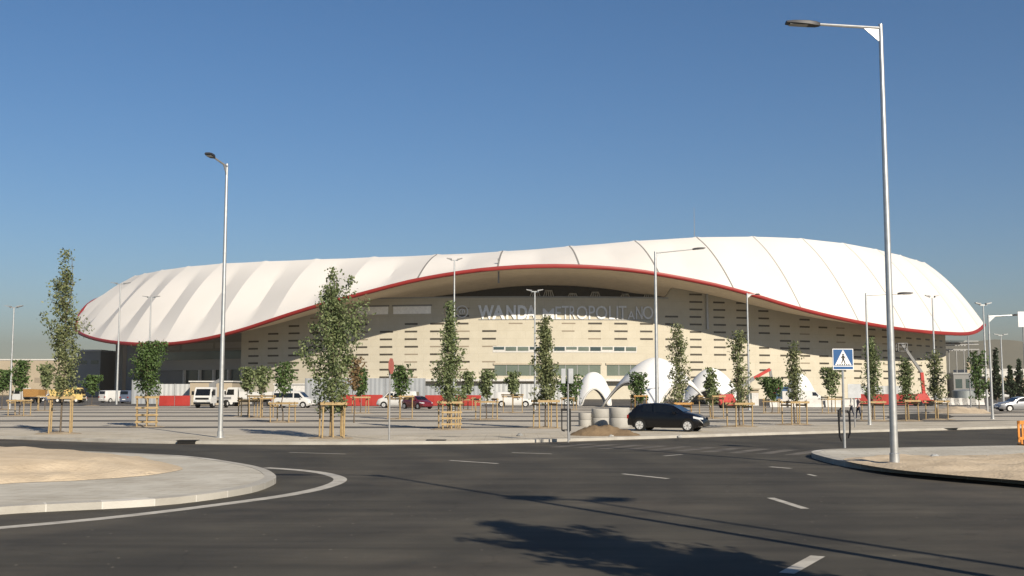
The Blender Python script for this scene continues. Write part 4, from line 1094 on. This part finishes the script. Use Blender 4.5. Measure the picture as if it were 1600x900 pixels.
HATCH = dict(L_=4.0, W=1.70, top=[(0,.62),(.05,.93),(.2,1.02),(.55,1.33),(.85,1.42),(1.4,1.46),(2.0,1.44),(2.45,1.34),(3.05,1.0),(3.5,.90),(3.85,.76),(4.0,.62),(4.05,.5)],
    belt=[(0,.9),(.4,.99),(1.2,.95),(3.0,.90),(3.8,.70),(4.05,.5)],
    glass_side=[[(.78,1.03),(1.38,1.0),(1.38,1.37),(.95,1.35)], [(1.46,.99),(2.82,.94),(2.36,1.29),(1.95,1.37),(1.46,1.38)]], screen=(2.45,3.02), rear=(.24,.62), wheels=(.72,3.28), wr=.32)
g = ground(1044, 673.5, LOT); vehicle('parked_car', g, R(-25), 'car_black', label='black hatchback parked beside the concrete rings, facing the crossing', cat='car', **HATCH)
SEDAN = dict(L_=4.5, W=1.78, top=[(0,.6),(.05,.98),(.55,1.04),(.95,1.22),(1.45,1.4),(2.0,1.45),(2.55,1.36),(3.2,1.0),(3.9,.88),(4.35,.7),(4.5,.5)],
    belt=[(0,.9),(.6,.98),(3.2,.9),(4.2,.7),(4.5,.5)], glass_side=[[(1.0,1.02),(1.95,.99),(1.95,1.37),(1.5,1.33)], [(2.03,.98),(3.0,.94),(2.5,1.28),(2.03,1.38)]], screen=(2.6,3.15), rear=(.6,1.35), wheels=(.85,3.6), wr=.32)
g = ground(1592, 643, LOT); vehicle('parked_car', g, R(183), 'car_silver', label='silver saloon car parked near the right frame edge', cat='car', **SEDAN)
g = ground(112, 629, LOT); vehicle('parked_car', g, R(176), 'car_white', label='white car seen behind the stakes of the tallest slim tree', cat='car', **SEDAN)
g = ground(79, 627, LOT); vehicle('parked_car', g, R(205), 'car_blue', label='blue-grey car left of the tallest slim tree', cat='car', **HATCH)
g = ground(652, 639, LOT); vehicle('parked_car', g, R(-50), 'car_red', label='dark red car facing the road beside the small round tree', cat='car', **HATCH)
VAN = dict(L_=4.9, W=1.9, top=[(0,.6),(.04,1.2),(.12,1.85),(.3,1.95),(1.5,1.98),(3.1,1.95),(3.45,1.86),(4.1,1.22),(4.65,1.02),(4.85,.75),(4.9,.5)],
    belt=[(0,1.1),(3.9,1.08),(4.6,.85),(4.9,.5)], screen=(3.5,4.08), rear=(.06,.12), wheels=(.95,3.95), wr=.34, tumble=.06)
g = ground(458, 637, LOT); vehicle('parked_van', g, R(-8), 'car_white', label='white minibus with dark side windows beside the dropside lorry', cat='van', glass_side=[[(.4,1.18),(1.5,1.18),(1.5,1.72),(.4,1.72)], [(1.6,1.18),(2.7,1.18),(2.7,1.72),(1.6,1.72)], [(2.85,1.16),(3.92,1.14),(3.4,1.7),(2.85,1.72)]], **VAN)
g = ground(622, 637, LOT); vehicle('parked_van', g, R(172), 'car_white', label='white panel van behind the thin sign post', cat='van', glass_side=[[(2.85,1.16),(3.92,1.14),(3.4,1.7),(2.85,1.72)], [(1.75,1.2),(2.7,1.2),(2.7,1.68),(1.75,1.68)]], **VAN)
g = ground(178, 629, LOT); vehicle('parked_van', g, R(60), 'car_white', label='white van seen from behind at the foot of the twin lamp', cat='van', glass_side=[[(2.85,1.16),(3.92,1.14),(3.4,1.7),(2.85,1.72)]], **VAN)
g = ground(208, 630, LOT); vehicle('parked_van', g, R(75), 'car_blue', label='grey-blue van between the white van and the round-crowned tree', cat='van', glass_side=[[(2.85,1.16),(3.92,1.14),(3.4,1.7),(2.85,1.72)]], **VAN)
g = ground(1262, 630, LOT); vehicle('parked_van', g, R(10), 'car_white', label='white van parked before the domed tent near the crossing sign', cat='van', glass_side=[[(2.85,1.16),(3.92,1.14),(3.4,1.7),(2.85,1.72)]], **VAN)
for px, rz, pnt, lab in ((1506, 170, 'car_white', 'distant white car right of the steel tank'), (1540, 10, 'car_white', 'distant white car left of the conical conifer'), (1570, 176, 'car_white', 'distant white car in front of the far low building')):
    g = ground(px, 622, LOT); vehicle('parked_car', g, R(rz), pnt, label=lab, cat='car', group='distant parked cars', **HATCH)
PICK = dict(L_=4.7, W=1.75, top=[(0,.6),(.04,1.05),(.1,1.80),(.3,1.86),(2.1,1.86),(2.2,1.62),(2.9,1.6),(3.35,1.12),(4.3,1.02),(4.62,.8),(4.7,.5)], belt=[(0,1.0),(3.4,1.0),(4.4,.8),(4.7,.5)],
    glass_side=[[(2.2,1.08),(3.2,1.06),(2.85,1.5),(2.25,1.52)]], screen=(2.9,3.33), wheels=(.9,3.8), wr=.36, tumble=.08)
g = ground(803, 636, LOT); vehicle('pickup_truck', g, R(-3), 'car_white', label='white pickup with a tall canopy over its bed', cat='pickup', **PICK)
# lorries
def lorry(loc, rz, label, cabm, bed, bedm, L_=6.2):
    t = empty('lorry', loc, rz, label, 'lorry'); hw = 1.05; x1 = L_/2
    b = MB(); prof_ = [(x1-1.75,.55), (x1-.02,.55), (x1,1.05), (x1-.12,1.4), (x1-.42,2.25), (x1-.6,2.4), (x1-1.75,2.4)]
    n_ = len(prof_); b.add([(x, -hw, z) for x, z in prof_]+[(x, hw, z) for x, z in prof_], [tuple(range(n_)), tuple(range(2*n_-1, n_-1, -1))]+[(i, n_+i, n_+(i+1) % n_, (i+1) % n_) for i in range(n_)]); b.build('cab', M[cabm], t)
    b = MB(); b.add([(x1-.11, -.88, 1.46), (x1-.11, .88, 1.46), (x1-.40, .84, 2.2), (x1-.40, -.84, 2.2)], [(0,1,2,3)]); 
    for i, p in enumerate(b.v): b.v[i] = (p[0]+.02, p[1], p[2])
    b.build('windscreen', M['car_glass'], t)
    for s in (-1, 1):
        b = MB(); b.add([(x1-1.3, s*(hw+.01), 1.45), (x1-.3, s*(hw+.01), 1.45), (x1-.5, s*(hw+.01), 2.15), (x1-1.3, s*(hw+.01), 2.15)], [(0,1,2,3)]); b.build('side_window', M['car_glass'], t)
        b = MB(); b.box(x1-.02, x1+.03, min(s*.6, s*.95), max(s*.6, s*.95), .75, .95); b.build('headlight', M['headlight'], t)
        b = MB(); b.box(x1-.3, x1-.15, min(s*1.1, s*1.35), max(s*1.1, s*1.35), 1.5, 1.95); b.build('wing_mirror', M['black'], t)
    b = MB(); b.box(x1-.03, x1+.04, -.8, .8, .98, 1.2); b.build('grille', M['black'], t)
    b = MB(); b.box(x1-.1, x1+.06, -1.0, 1.0, .4, .68); b.build('bumper', M['black'], t)
    b = MB(); b.box(-x1, x1-1.0, -.4, .4, .55, .85); b.build('chassis', M['black'], t)
    xb = x1-1.95
    if bed == 'dropside':
        b = MB(); b.box(-x1, xb, -hw, hw, .95, 1.05); b.box(-x1, xb, -hw-.04, -hw+.02, 1.05, 1.85); b.box(-x1, xb, hw-.02, hw+.04, 1.05, 1.85); b.box(-x1-.03, -x1+.03, -hw, hw, 1.05, 1.85); b.box(xb-.05, xb+.03, -hw, hw, 1.05, 2.3); b.build('load_bed', M[bedm], t)
    elif bed == 'crane':
        b = MB(); b.box(-x1, xb, -hw, hw, .95, 1.25); b.build('load_bed', M[bedm], t)
        b = MB(); b.box(-.1, .35, -.35, .35, 1.25, 2.9); b.bar((.1, 0, 2.8), (-1.6, .3, 3.3), .3); b.bar((-1.6, .3, 3.3), (-2.0, .3, 1.6), .22); b.build('loader_arm', M['dark_concrete'], t)
    else:
        b = MB(); b.add([(-x1, -hw, 1.0), (xb, -hw, 1.0), (xb, hw, 1.0), (-x1, hw, 1.0), (-x1-.2, -hw-.1, 2.1), (xb+.1, -hw-.1, 2.2), (xb+.1, hw+.1, 2.2), (-x1-.2, hw+.1, 2.1)], [(0,3,2,1), (4,5,6,7), (0,1,5,4), (1,2,6,5), (2,3,7,6), (3,0,4,7)]); b.build('tipper_body', M[bedm], t)
    for wx in (x1-.95, -x1+1.1):
        for s in (-1, 1):
            b = MB(); b.tube([(wx, s*.75, .45), (wx, s*1.04, .45)], [.45, .45], 16); wh = b.build('wheel', M['rubber'], t, smooth=40)
            b = MB(); b.tube([(wx, s*1.0, .45), (wx, s*1.055, .45)], [.24, .2], 12); b.build('rim', M['car_white'], wh, smooth=40)
    return t
g = ground(332, 637, LOT); lorry(g, R(-97), 'white lorry facing the road behind the tall pavement lamp', 'car_white', 'crane', 'galv_dull')
g = ground(396, 635, LOT); lorry((g.x, g.y, LOT), R(176), 'white dropside lorry parked side-on behind two small trees', 'car_white', 'dropside', 'car_white', 7.0)
g = ground(108, 632, LOT); lorry((xat(106, g.y+14), g.y+14, LOT), R(8), 'yellow tipper lorry behind the tallest slim tree', 'yellow', 'tipper', 'yellow', 4.8)
g = ground(45, 630, LOT); lorry((g.x, g.y, LOT), R(170), 'orange and white site lorry near the leftmost twin lamp', 'car_white', 'tipper', 'timber_orange', 4.4)

# ------------------------------------------------------------------ boom lifts and site machines
def boom(loc, rz, label, pts, m1, m2):
    t = empty('boom_lift', loc, rz, label, 'boom lift', 'boom lifts by the facade'); K = .72
    b = MB(); b.box(-1.6*K, 1.6*K, -1.05*K, 1.05*K, .5*K, 1.1*K); b.build('chassis', M['machine_red'], t)
    b = MB(); b.add([(-1.7,-.8,1.1), (1.0,-.8,1.1), (1.0,.8,1.1), (-1.7,.8,1.1), (-1.8,-.7,2.1), (.4,-.7,2.3), (.4,.7,2.3), (-1.8,.7,2.1)], [(0,3,2,1), (4,5,6,7), (0,1,5,4), (1,2,6,5), (2,3,7,6), (3,0,4,7)]); b.v = [(x*K, y*K, z*K) for x, y, z in b.v]; b.build('turret', M['machine_red'], t)
    for x in (-1.05, 1.05):
        for s in (-1, 1): b = MB(); b.tube([(x*K, s*.85*K, .48*K), (x*K, s*1.2*K, .48*K)], [.48*K, .48*K], 14); b.build('wheel', M['rubber'], t, smooth=40)
    for i in range(len(pts)-1):
        b = MB(); b.bar(pts[i], pts[i+1], .34-.06*i, .4-.06*i); b.build('boom_section', M[m1 if i % 2 == 0 else m2], t)
    e = Vector(pts[-1])
    b = MB()
    for z in (0, .55, 1.05): 
        for (xa, ya), (xb, yb) in (((-.6,-.4),(.6,-.4)), ((.6,-.4),(.6,.4)), ((.6,.4),(-.6,.4)), ((-.6,.4),(-.6,-.4))): b.bar(e+Vector((xa, ya, z-1.0)), e+Vector((xb, yb, z-1.0)), .06)
    for xa, ya in ((-.6,-.4), (.6,-.4), (.6,.4), (-.6,.4)): b.bar(e+Vector((xa, ya, -1.0)), e+Vector((xa, ya, .05)), .06)
    b.box(e.x-.6, e.x+.6, e.y-.4, e.y+.4, e.z-1.03, e.z-.97); b.build('basket', M[m2], t)
    return t
g = ground(1140, 638, LOT); Y = g.y
def rel(px, py): p = pt(px, py, Y); return (p.x-g.x, 0, p.z-LOT)
boom(g, 0, 'red boom lift with folded elbow in front of the facade', [(-.5, 0, 1.4), rel(1178, 591), rel(1203, 577), rel(1207, 600)], 'dark_concrete', 'machine_red')
g = ground(1443, 634, LOT); Y = g.y
boom(g, 0, 'dark and red boom lift raised at the right end of the facade', [(.1, 0, 1.4), rel(1440, 582), rel(1409, 537)], 'machine_red', 'dark_concrete')
def hut(name, px0, px1, pb, ptop, depth, m, label, cat, roof=None):
    g = ground((px0+px1)/2, pb, LOT); Y = g.y; x0, x1 = xat(px0, Y), xat(px1, Y); h = top_h(px0, ptop, Y)
    t = empty(name, ((x0+x1)/2, Y+depth/2, LOT), 0, label, cat); w_ = (x1-x0)/2
    b = MB(); b.box(-w_, w_, -depth/2, depth/2, 0, h); b.build('wall', M[m], t)
    b = MB(); b.box(-w_-.15, w_+.15, -depth/2-.2, depth/2+.15, h+.002, h+.18); b.build('roof', M[roof or m], t)
    n_ = max(1, int(w_*2/3))
    for i in range(n_):
        x = -w_ + (i+.5)*2*w_/n_; b = MB(); b.box(x-.55, x+.55, -depth/2-.03, -depth/2+.02, h*.42, h*.78); b.build('window', M['dark_glass'], t)
    b = MB(); b.box(w_*.55-.45, w_*.55+.45, -depth/2-.045, -depth/2+.02, 0.02, min(2.1, h*.8)); b.build('door', M['white_trim'], t)
    return t
hut('site_building', 296, 362, 633, 597, 9, 'beige_wall', 'low beige site building with a flat overhanging roof behind the white lorry', 'building', 'white_trim')
hut('site_cabin', 362, 378, 632, 600, 6, 'white_trim', 'narrow white site cabin beside the dropside lorry', 'cabin')
hut('site_cabin', 428, 476, 629, 601, 3.5, 'white_trim', 'tall white site cabin behind the white minibus', 'cabin')
hut('site_cabin', 1160, 1186, 634, 609, 3.5, 'beige_wall', 'beige site cabin below the red boom', 'cabin')
hut('site_cabin', 1213, 1232, 632, 606, 3.0, 'blue_cabin', 'blue site cabin behind the low dark tree', 'cabin')
# tank
g = ground(1506, 628, LOT); k = g.y/F; t = empty('storage_tank', g, 0, 'round grey steel tank beyond the right end of the facade', 'tank'); r_ = 17*k
b = MB(); b.lathe([(0,0), (r_, 0), (r_, 17*k), (r_*.95, 17.6*k)], n=28); b.build('shell', M['tank'], t, smooth=40)
b = MB(); b.lathe([(r_*.97, 17.5*k), (r_*.5, 19*k), (0, 19.6*k)], n=28); b.build('lid', M['tank'], t, smooth=40)

# ------------------------------------------------------------------ hoardings and barriers
def hoarding(name, px0, px1, Y, h, m, label, cat, z0=LOT, pitch=2.6, rib=.3, group=None, y1=None):
    x0, x1 = xat(px0, Y), xat(px1, Y); Ln = x1-x0; t = empty(name, (x0, Y, z0), 0, label, cat, group)
    np_ = max(1, round(Ln/pitch)); w_ = Ln/np_
    if np_ > 36: np_ = 36; w_ = Ln/np_
    for i in range(np_):
        b = MB(); n_ = max(2, int(w_/rib)); P = []
        for k in range(n_+1):
            x = i*w_+.04+(w_-.08)*k/n_; d = .05*(k % 2); P += [(x, -d, .05), (x, -d, h), (x, .06, h), (x, .06, .05)]
        b.v = P
        for k in range(n_):
            for q_ in range(4): b.f.append([k*4+q_, k*4+(q_+1) % 4, (k+1)*4+(q_+1) % 4, (k+1)*4+q_]); b.mi.append(0)
        b.f += [[0,1,2,3], [n_*4+3, n_*4+2, n_*4+1, n_*4]]; b.mi += [0, 0]
        b.build('panel', M[m], t)
    for i in range(0, np_+1, max(1, np_//6)):
        b = MB(); b.box(i*w_-.04, i*w_+.04, .065, .145, 0, h+.06); b.build('post', M['galv_dull'], t)
    return t
hoarding('hoarding', 476, 664, 150, top_h(0, 591, 150), 'hoard_grey', 'long ribbed grey hoarding behind the widest leafy tree', 'hoarding')
hoarding('hoarding', 664, 756, 151.5, top_h(0, 603, 151.5), 'hoard_grey', 'ribbed grey hoarding behind the tree that hides the emblem', 'hoarding')
hoarding('hoarding', 757, 900, 156, top_h(0, 600, 156), 'hoard_pale', 'pale whitish hoarding behind the white pickup', 'hoarding')
hoarding('hoarding', 205, 246, 158, top_h(0, 594, 158), 'hoard_grey', 'short grey hoarding behind the round-crowned tree', 'hoarding')
hoarding('hoarding', 247, 297, 152, top_h(0, 600, 152), 'hoard_pale', 'pale grey hoarding above the short red hoarding', 'hoarding')
hoarding('hoarding', 1340, 1412, 160, top_h(0, 603, 160), 'hoard_pale', 'pale hoarding behind the tall island lamp', 'hoarding')
RG = 'low red hoardings along the site'
hoarding('red_hoarding', 248, 297, 140, 1.35, 'hoard_red', 'short red hoarding right of the round-crowned tree', 'hoarding', rib=1.2, group=RG)
hoarding('red_hoarding', 532, 598, 140, 1.45, 'hoard_red', 'red hoarding left of the thin sign post', 'hoarding', rib=1.2, group=RG)
hoarding('red_hoarding', 664, 752, 141, 1.4, 'hoard_red', 'red hoarding behind the tree that hides the emblem', 'hoarding', rib=1.2, group=RG)
hoarding('red_hoarding', 1336, 1432, 150, 1.5, 'hoard_red', 'red hoarding crossing behind the tall island lamp', 'hoarding', rib=1.2, group=RG)
jb = None
def jersey(px, Y, label, m='barrier_white'):
    global jb
    X = xat(px, Y)
    if jb is None:
        b = MB(); prof_ = [(-.28, 0), (.28, 0), (.25, .2), (.1, .4), (.08, .95), (-.08, .95), (-.1, .4), (-.25, .2)]
        n_ = len(prof_); b.add([(-.95, y, z) for y, z in prof_]+[(.95, y, z) for y, z in prof_], [tuple(range(n_)), tuple(range(2*n_-1, n_-1, -1))]+[(i, n_+i, n_+(i+1) % n_, (i+1) % n_) for i in range(n_)])
        jb = b.build('road_barrier', M[m]); o = jb
    else: o = jb.copy(); col.objects.link(o)
    o.location = (X, Y, LOT); tag(o, label, 'barrier', 'white barriers in a row by the tents')
for i in range(9):
    jersey(1215 + i*14.5, 132 + (i % 2)*.4, 'white road barrier in the row between the boom lift and the crossing sign')
o_ = None
for i in range(6):
    b = jb.copy(); col.objects.link(b); b.location = (xat(1462+i*13, 150), 150, LOT); tag(b, 'white road barrier in the row under the round steel tank', 'barrier', 'white barriers in a row by the tank')

# ------------------------------------------------------------------ tents
def tent(px0, px1, pb, ptop, label, N=4, rot=0.0, arch=.62, power=1.7, leg=.3, closed=False):
    g = ground((px0+px1)/2, pb, LOT); Y = g.y; Rr = (px1-px0)/2*Y/F; H_ = top_h(px0, ptop, Y)
    t = empty('star_tent', (g.x, Y+Rr*.6, LOT), 0, label, 'tent', 'white arched tents before the stadium')
    b = MB(); nphi, nv = 96, 14
    def prof_(r_): return H_*(1-(r_/Rr)**power)
    for i in range(nphi):
        ph = 2*math.pi*i/nphi + rot
        q = abs(math.sin(N*(ph-rot)/2)); za = H_*arch*max(0, (q-leg)/(1-leg))**.55
        if closed and math.sin(ph) > .25: za = 0
        r_b = Rr*(1-za/H_)**(1/power)
        for j in range(nv+1):
            r_ = r_b*j/nv; b.v.append((r_*math.cos(ph), r_*math.sin(ph), prof_(r_)+.0))
    for i in range(nphi):
        i2 = (i+1) % nphi
        for j in range(nv): b.f.append([i*(nv+1)+j, i*(nv+1)+j+1, i2*(nv+1)+j+1, i2*(nv+1)+j]); b.mi.append(0)
    o = b.build('canopy', M['tent'], t, smooth=60)
    md = o.modifiers.new('thickness', 'SOLIDIFY'); md.thickness = .12
    # rolled edge of the arches
    e = MB(); P = [Vector(b.v[i*(nv+1)+nv]) for i in range(nphi)]; P.append(P[0])
    e.tube(P, .13, 5, cap=False); e.build('arch_edge', M['white_trim'], t, smooth=60)
    return t
tent(896, 962, 634, 581, 'small white arched tent left of the largest tent', 4, R(45), .5, 2.4, .25)
tent(946, 1118, 637, 557, 'largest white arched tent behind the black hatchback', 4, R(-99), .50, 1.8, .2)
tent(1064, 1172, 632, 574, 'white arched tent partly hidden beside the largest tent', 4, R(-60), .4, 1.8, .25, True)
tent(1226, 1284, 630, 583, 'white domed tent left of the crossing sign', 4, R(-75), .35, 2.0, .25, True)

# ------------------------------------------------------------------ outlying buildings
def block(name, px0, px1, Y, ptop, depth, m, label, wins=0, zw=(.3, .7), wm='dark_glass'):
    x0, x1 = xat(px0, Y, 5), xat(px1, Y, 5); h = pt(800, ptop, Y).z; t = empty(name, ((x0+x1)/2, Y, 0), 0, label, 'building'); w_ = (x1-x0)/2
    b = MB(); b.box(-w_, w_, 0, depth, 0, h); b.build('wall', M[m], t)
    b = MB(); b.box(-w_-.2, w_+.2, -.2, depth+.2, h+.002, h+.5); b.build('roof', M['mid_concrete'] if m == 'dark_concrete' else M['white_trim'], t)
    for i in range(wins):
        x = -w_+(i+.5)*2*w_/wins; b = MB(); b.box(x-w_/wins*.65, x+w_/wins*.65, -.04, .02, h*zw[0], h*zw[1]); b.build('window', M[wm], t)
    return t
block('low_building', -160, 108, 430, 563, 40, 'beige_wall', 'long low beige building at the left horizon', 9, (.35, .5), 'slot_pale')
block('stair_block', 120, 156, 318, 549, 16, 'mid_concrete', 'grey stair block standing free of the low end of the stadium', 2, (.72, .8))
block('annex_building', 104, 121, 330, 560, 14, 'dark_concrete', 'dark annex wall beside the grey stair block', 1, (.5, .7))
block('low_building', 1490, 1522, 300, 585, 12, 'dark_concrete', 'dark small building behind the round steel tank', 2, (.4, .8))
block('low_building', 1534, 1680, 480, 578, 30, 'white_trim', 'distant low white building before the hills', 8, (.3, .55))
block('low_building', 1540, 1660, 380, 590, 20, 'beige_wall', 'low pale building behind the distant parked cars', 6, (.4, .7))
# steel canopy at the right end
Yc = 315; t = empty('steel_canopy', (xat(1485, Yc), Yc, LOT), 0, 'light steel canopy frame right of the stadium', 'canopy frame')
xa = 0; xb = xat(1532, Yc)-xat(1485, Yc)
for i in range(5):
    x = xb*i/4; b = MB(); b.tube([(x, 0, 0), (x, 0, top_h(1500, 545, Yc))], .16, 6); b.build('post', M['galv_dull'], t)
b = MB()
for py in (533, 538, 546):
    z = top_h(1500, py, Yc); b.bar((-8, 0, z), (xb, 0, z), .25); b.bar((-8, 9, z), (xb, 9, z), .25)
for i in range(11): x = xb*i/10; b.bar((x, 0, top_h(1500, 538, Yc)), (x, 9, top_h(1500, 533, Yc)), .18)
b.build('roof_truss', M['galv_dull'], t)

# ------------------------------------------------------------------ people
def person(loc, rz, label, top_m, leg_m, H_=1.72, step=.24):
    t = empty('person', loc, rz, label, 'person')
    J = [(0,0,.92,.125), (0,0,1.12,.12), (0,0,1.32,.15), (0,0,1.45,.075), (0,.01,1.52,.055), (0,.02,1.60,.088), (0,.02,1.68,.07),
         (.09,0,.88,.095), (.10,step*.5,.48,.062), (.10,step*.62,.08,.045), (.10,step*.62+.14,.035,.035),
         (-.09,0,.88,.095), (-.10,-step*.2,.48,.062), (-.10,-step*.75,.09,.045), (-.10,-step*.75+.13,.04,.035),
         (.19,0,1.38,.06), (.23,-.08,1.12,.044), (.22,.02,.90,.034), (.22,.06,.80,.036),
         (-.19,0,1.38,.06), (-.23,.06,1.12,.044), (-.22,.18,.92,.034), (-.22,.23,.84,.036)]
    E = [(0,1),(1,2),(2,3),(3,4),(4,5),(5,6),(0,7),(7,8),(8,9),(9,10),(0,11),(11,12),(12,13),(13,14),(2,15),(15,16),(16,17),(17,18),(2,19),(19,20),(20,21),(21,22)]
    s = H_/1.75; me = bpy.data.meshes.new('body'); me.from_pydata([(x*s, y*s, z*s) for x, y, z, _ in J], E, [])
    o = bpy.data.objects.new('body', me); col.objects.link(o)
    md = o.modifiers.new('skin', 'SKIN'); me.update()
    for i, (_, _, _, r_) in enumerate(J): me.skin_vertices[0].data[i].radius = (r_*s, r_*s)
    me.skin_vertices[0].data[0].use_root = True
    sb_ = o.modifiers.new('sub', 'SUBSURF'); sb_.levels = sb_.render_levels = 1
    bpy.context.view_layer.update(); m2 = bpy.data.meshes.new_from_object(o.evaluated_get(bpy.context.evaluated_depsgraph_get()))
    bpy.data.objects.remove(o)
    for mm in (M['skin'], M[top_m], M[leg_m], M['black']): m2.materials.append(mm)
    for p in m2.polygons:
        z = p.center.z/s; x = abs(p.center.x)/s
        p.material_index = 3 if z < .09 else 2 if z < .95 and x < .17 else 0 if (z > 1.47 or z < .95) else 1
        p.use_smooth = True
    o = bpy.data.objects.new('body', m2); col.objects.link(o); o.parent = t
    bm = bmesh.new(); bmesh.ops.create_uvsphere(bm, u_segments=12, v_segments=8, radius=.098*s, matrix=Matrix.Translation((0, .0, 1.655*s)))
    bmesh.ops.delete(bm, geom=[v for v in bm.verts if v.co.z < 1.62*s and v.co.y > -.02], context='VERTS')
    mh = bpy.data.meshes.new('hair'); bm.to_mesh(mh); bm.free(); mh.materials.append(M['hair']); ho = bpy.data.objects.new('hair', mh); col.objects.link(ho); ho.parent = t
    b = MB(); b.tube([(0, .105*s, 1.60*s), (0, .125*s, 1.575*s)], [.01, .016], 5); b.build('nose', M['skin'], t)
    return t
g = ground(1342, 655, LOT); person(g, R(100), 'person in a pink top and dark trousers walking behind the crossing sign', 'shirt', 'trousers')
g = ground(1331, 651, LOT); person(g, R(80), 'person in a white top walking beside the grey sign back', 'barrier_white', 'trousers', 1.68)

# ------------------------------------------------------------------ haze
hz = MB(); hz.box(-5600, 5600, -200, 6100, -1.5, 260)
m = bpy.data.materials.new('haze'); m.use_nodes = True; nt = m.node_tree; nt.nodes.remove(nt.nodes['Principled BSDF'])
v = nt.nodes.new('ShaderNodeVolumePrincipled'); v.inputs['Color'].default_value = (.345, .315, .27, 1); v.inputs['Density'].default_value = .00022
nt.links.new(v.outputs['Volume'], nt.nodes['Material Output'].inputs['Volume'])
tag(hz.build('haze', m), kind='stuff')
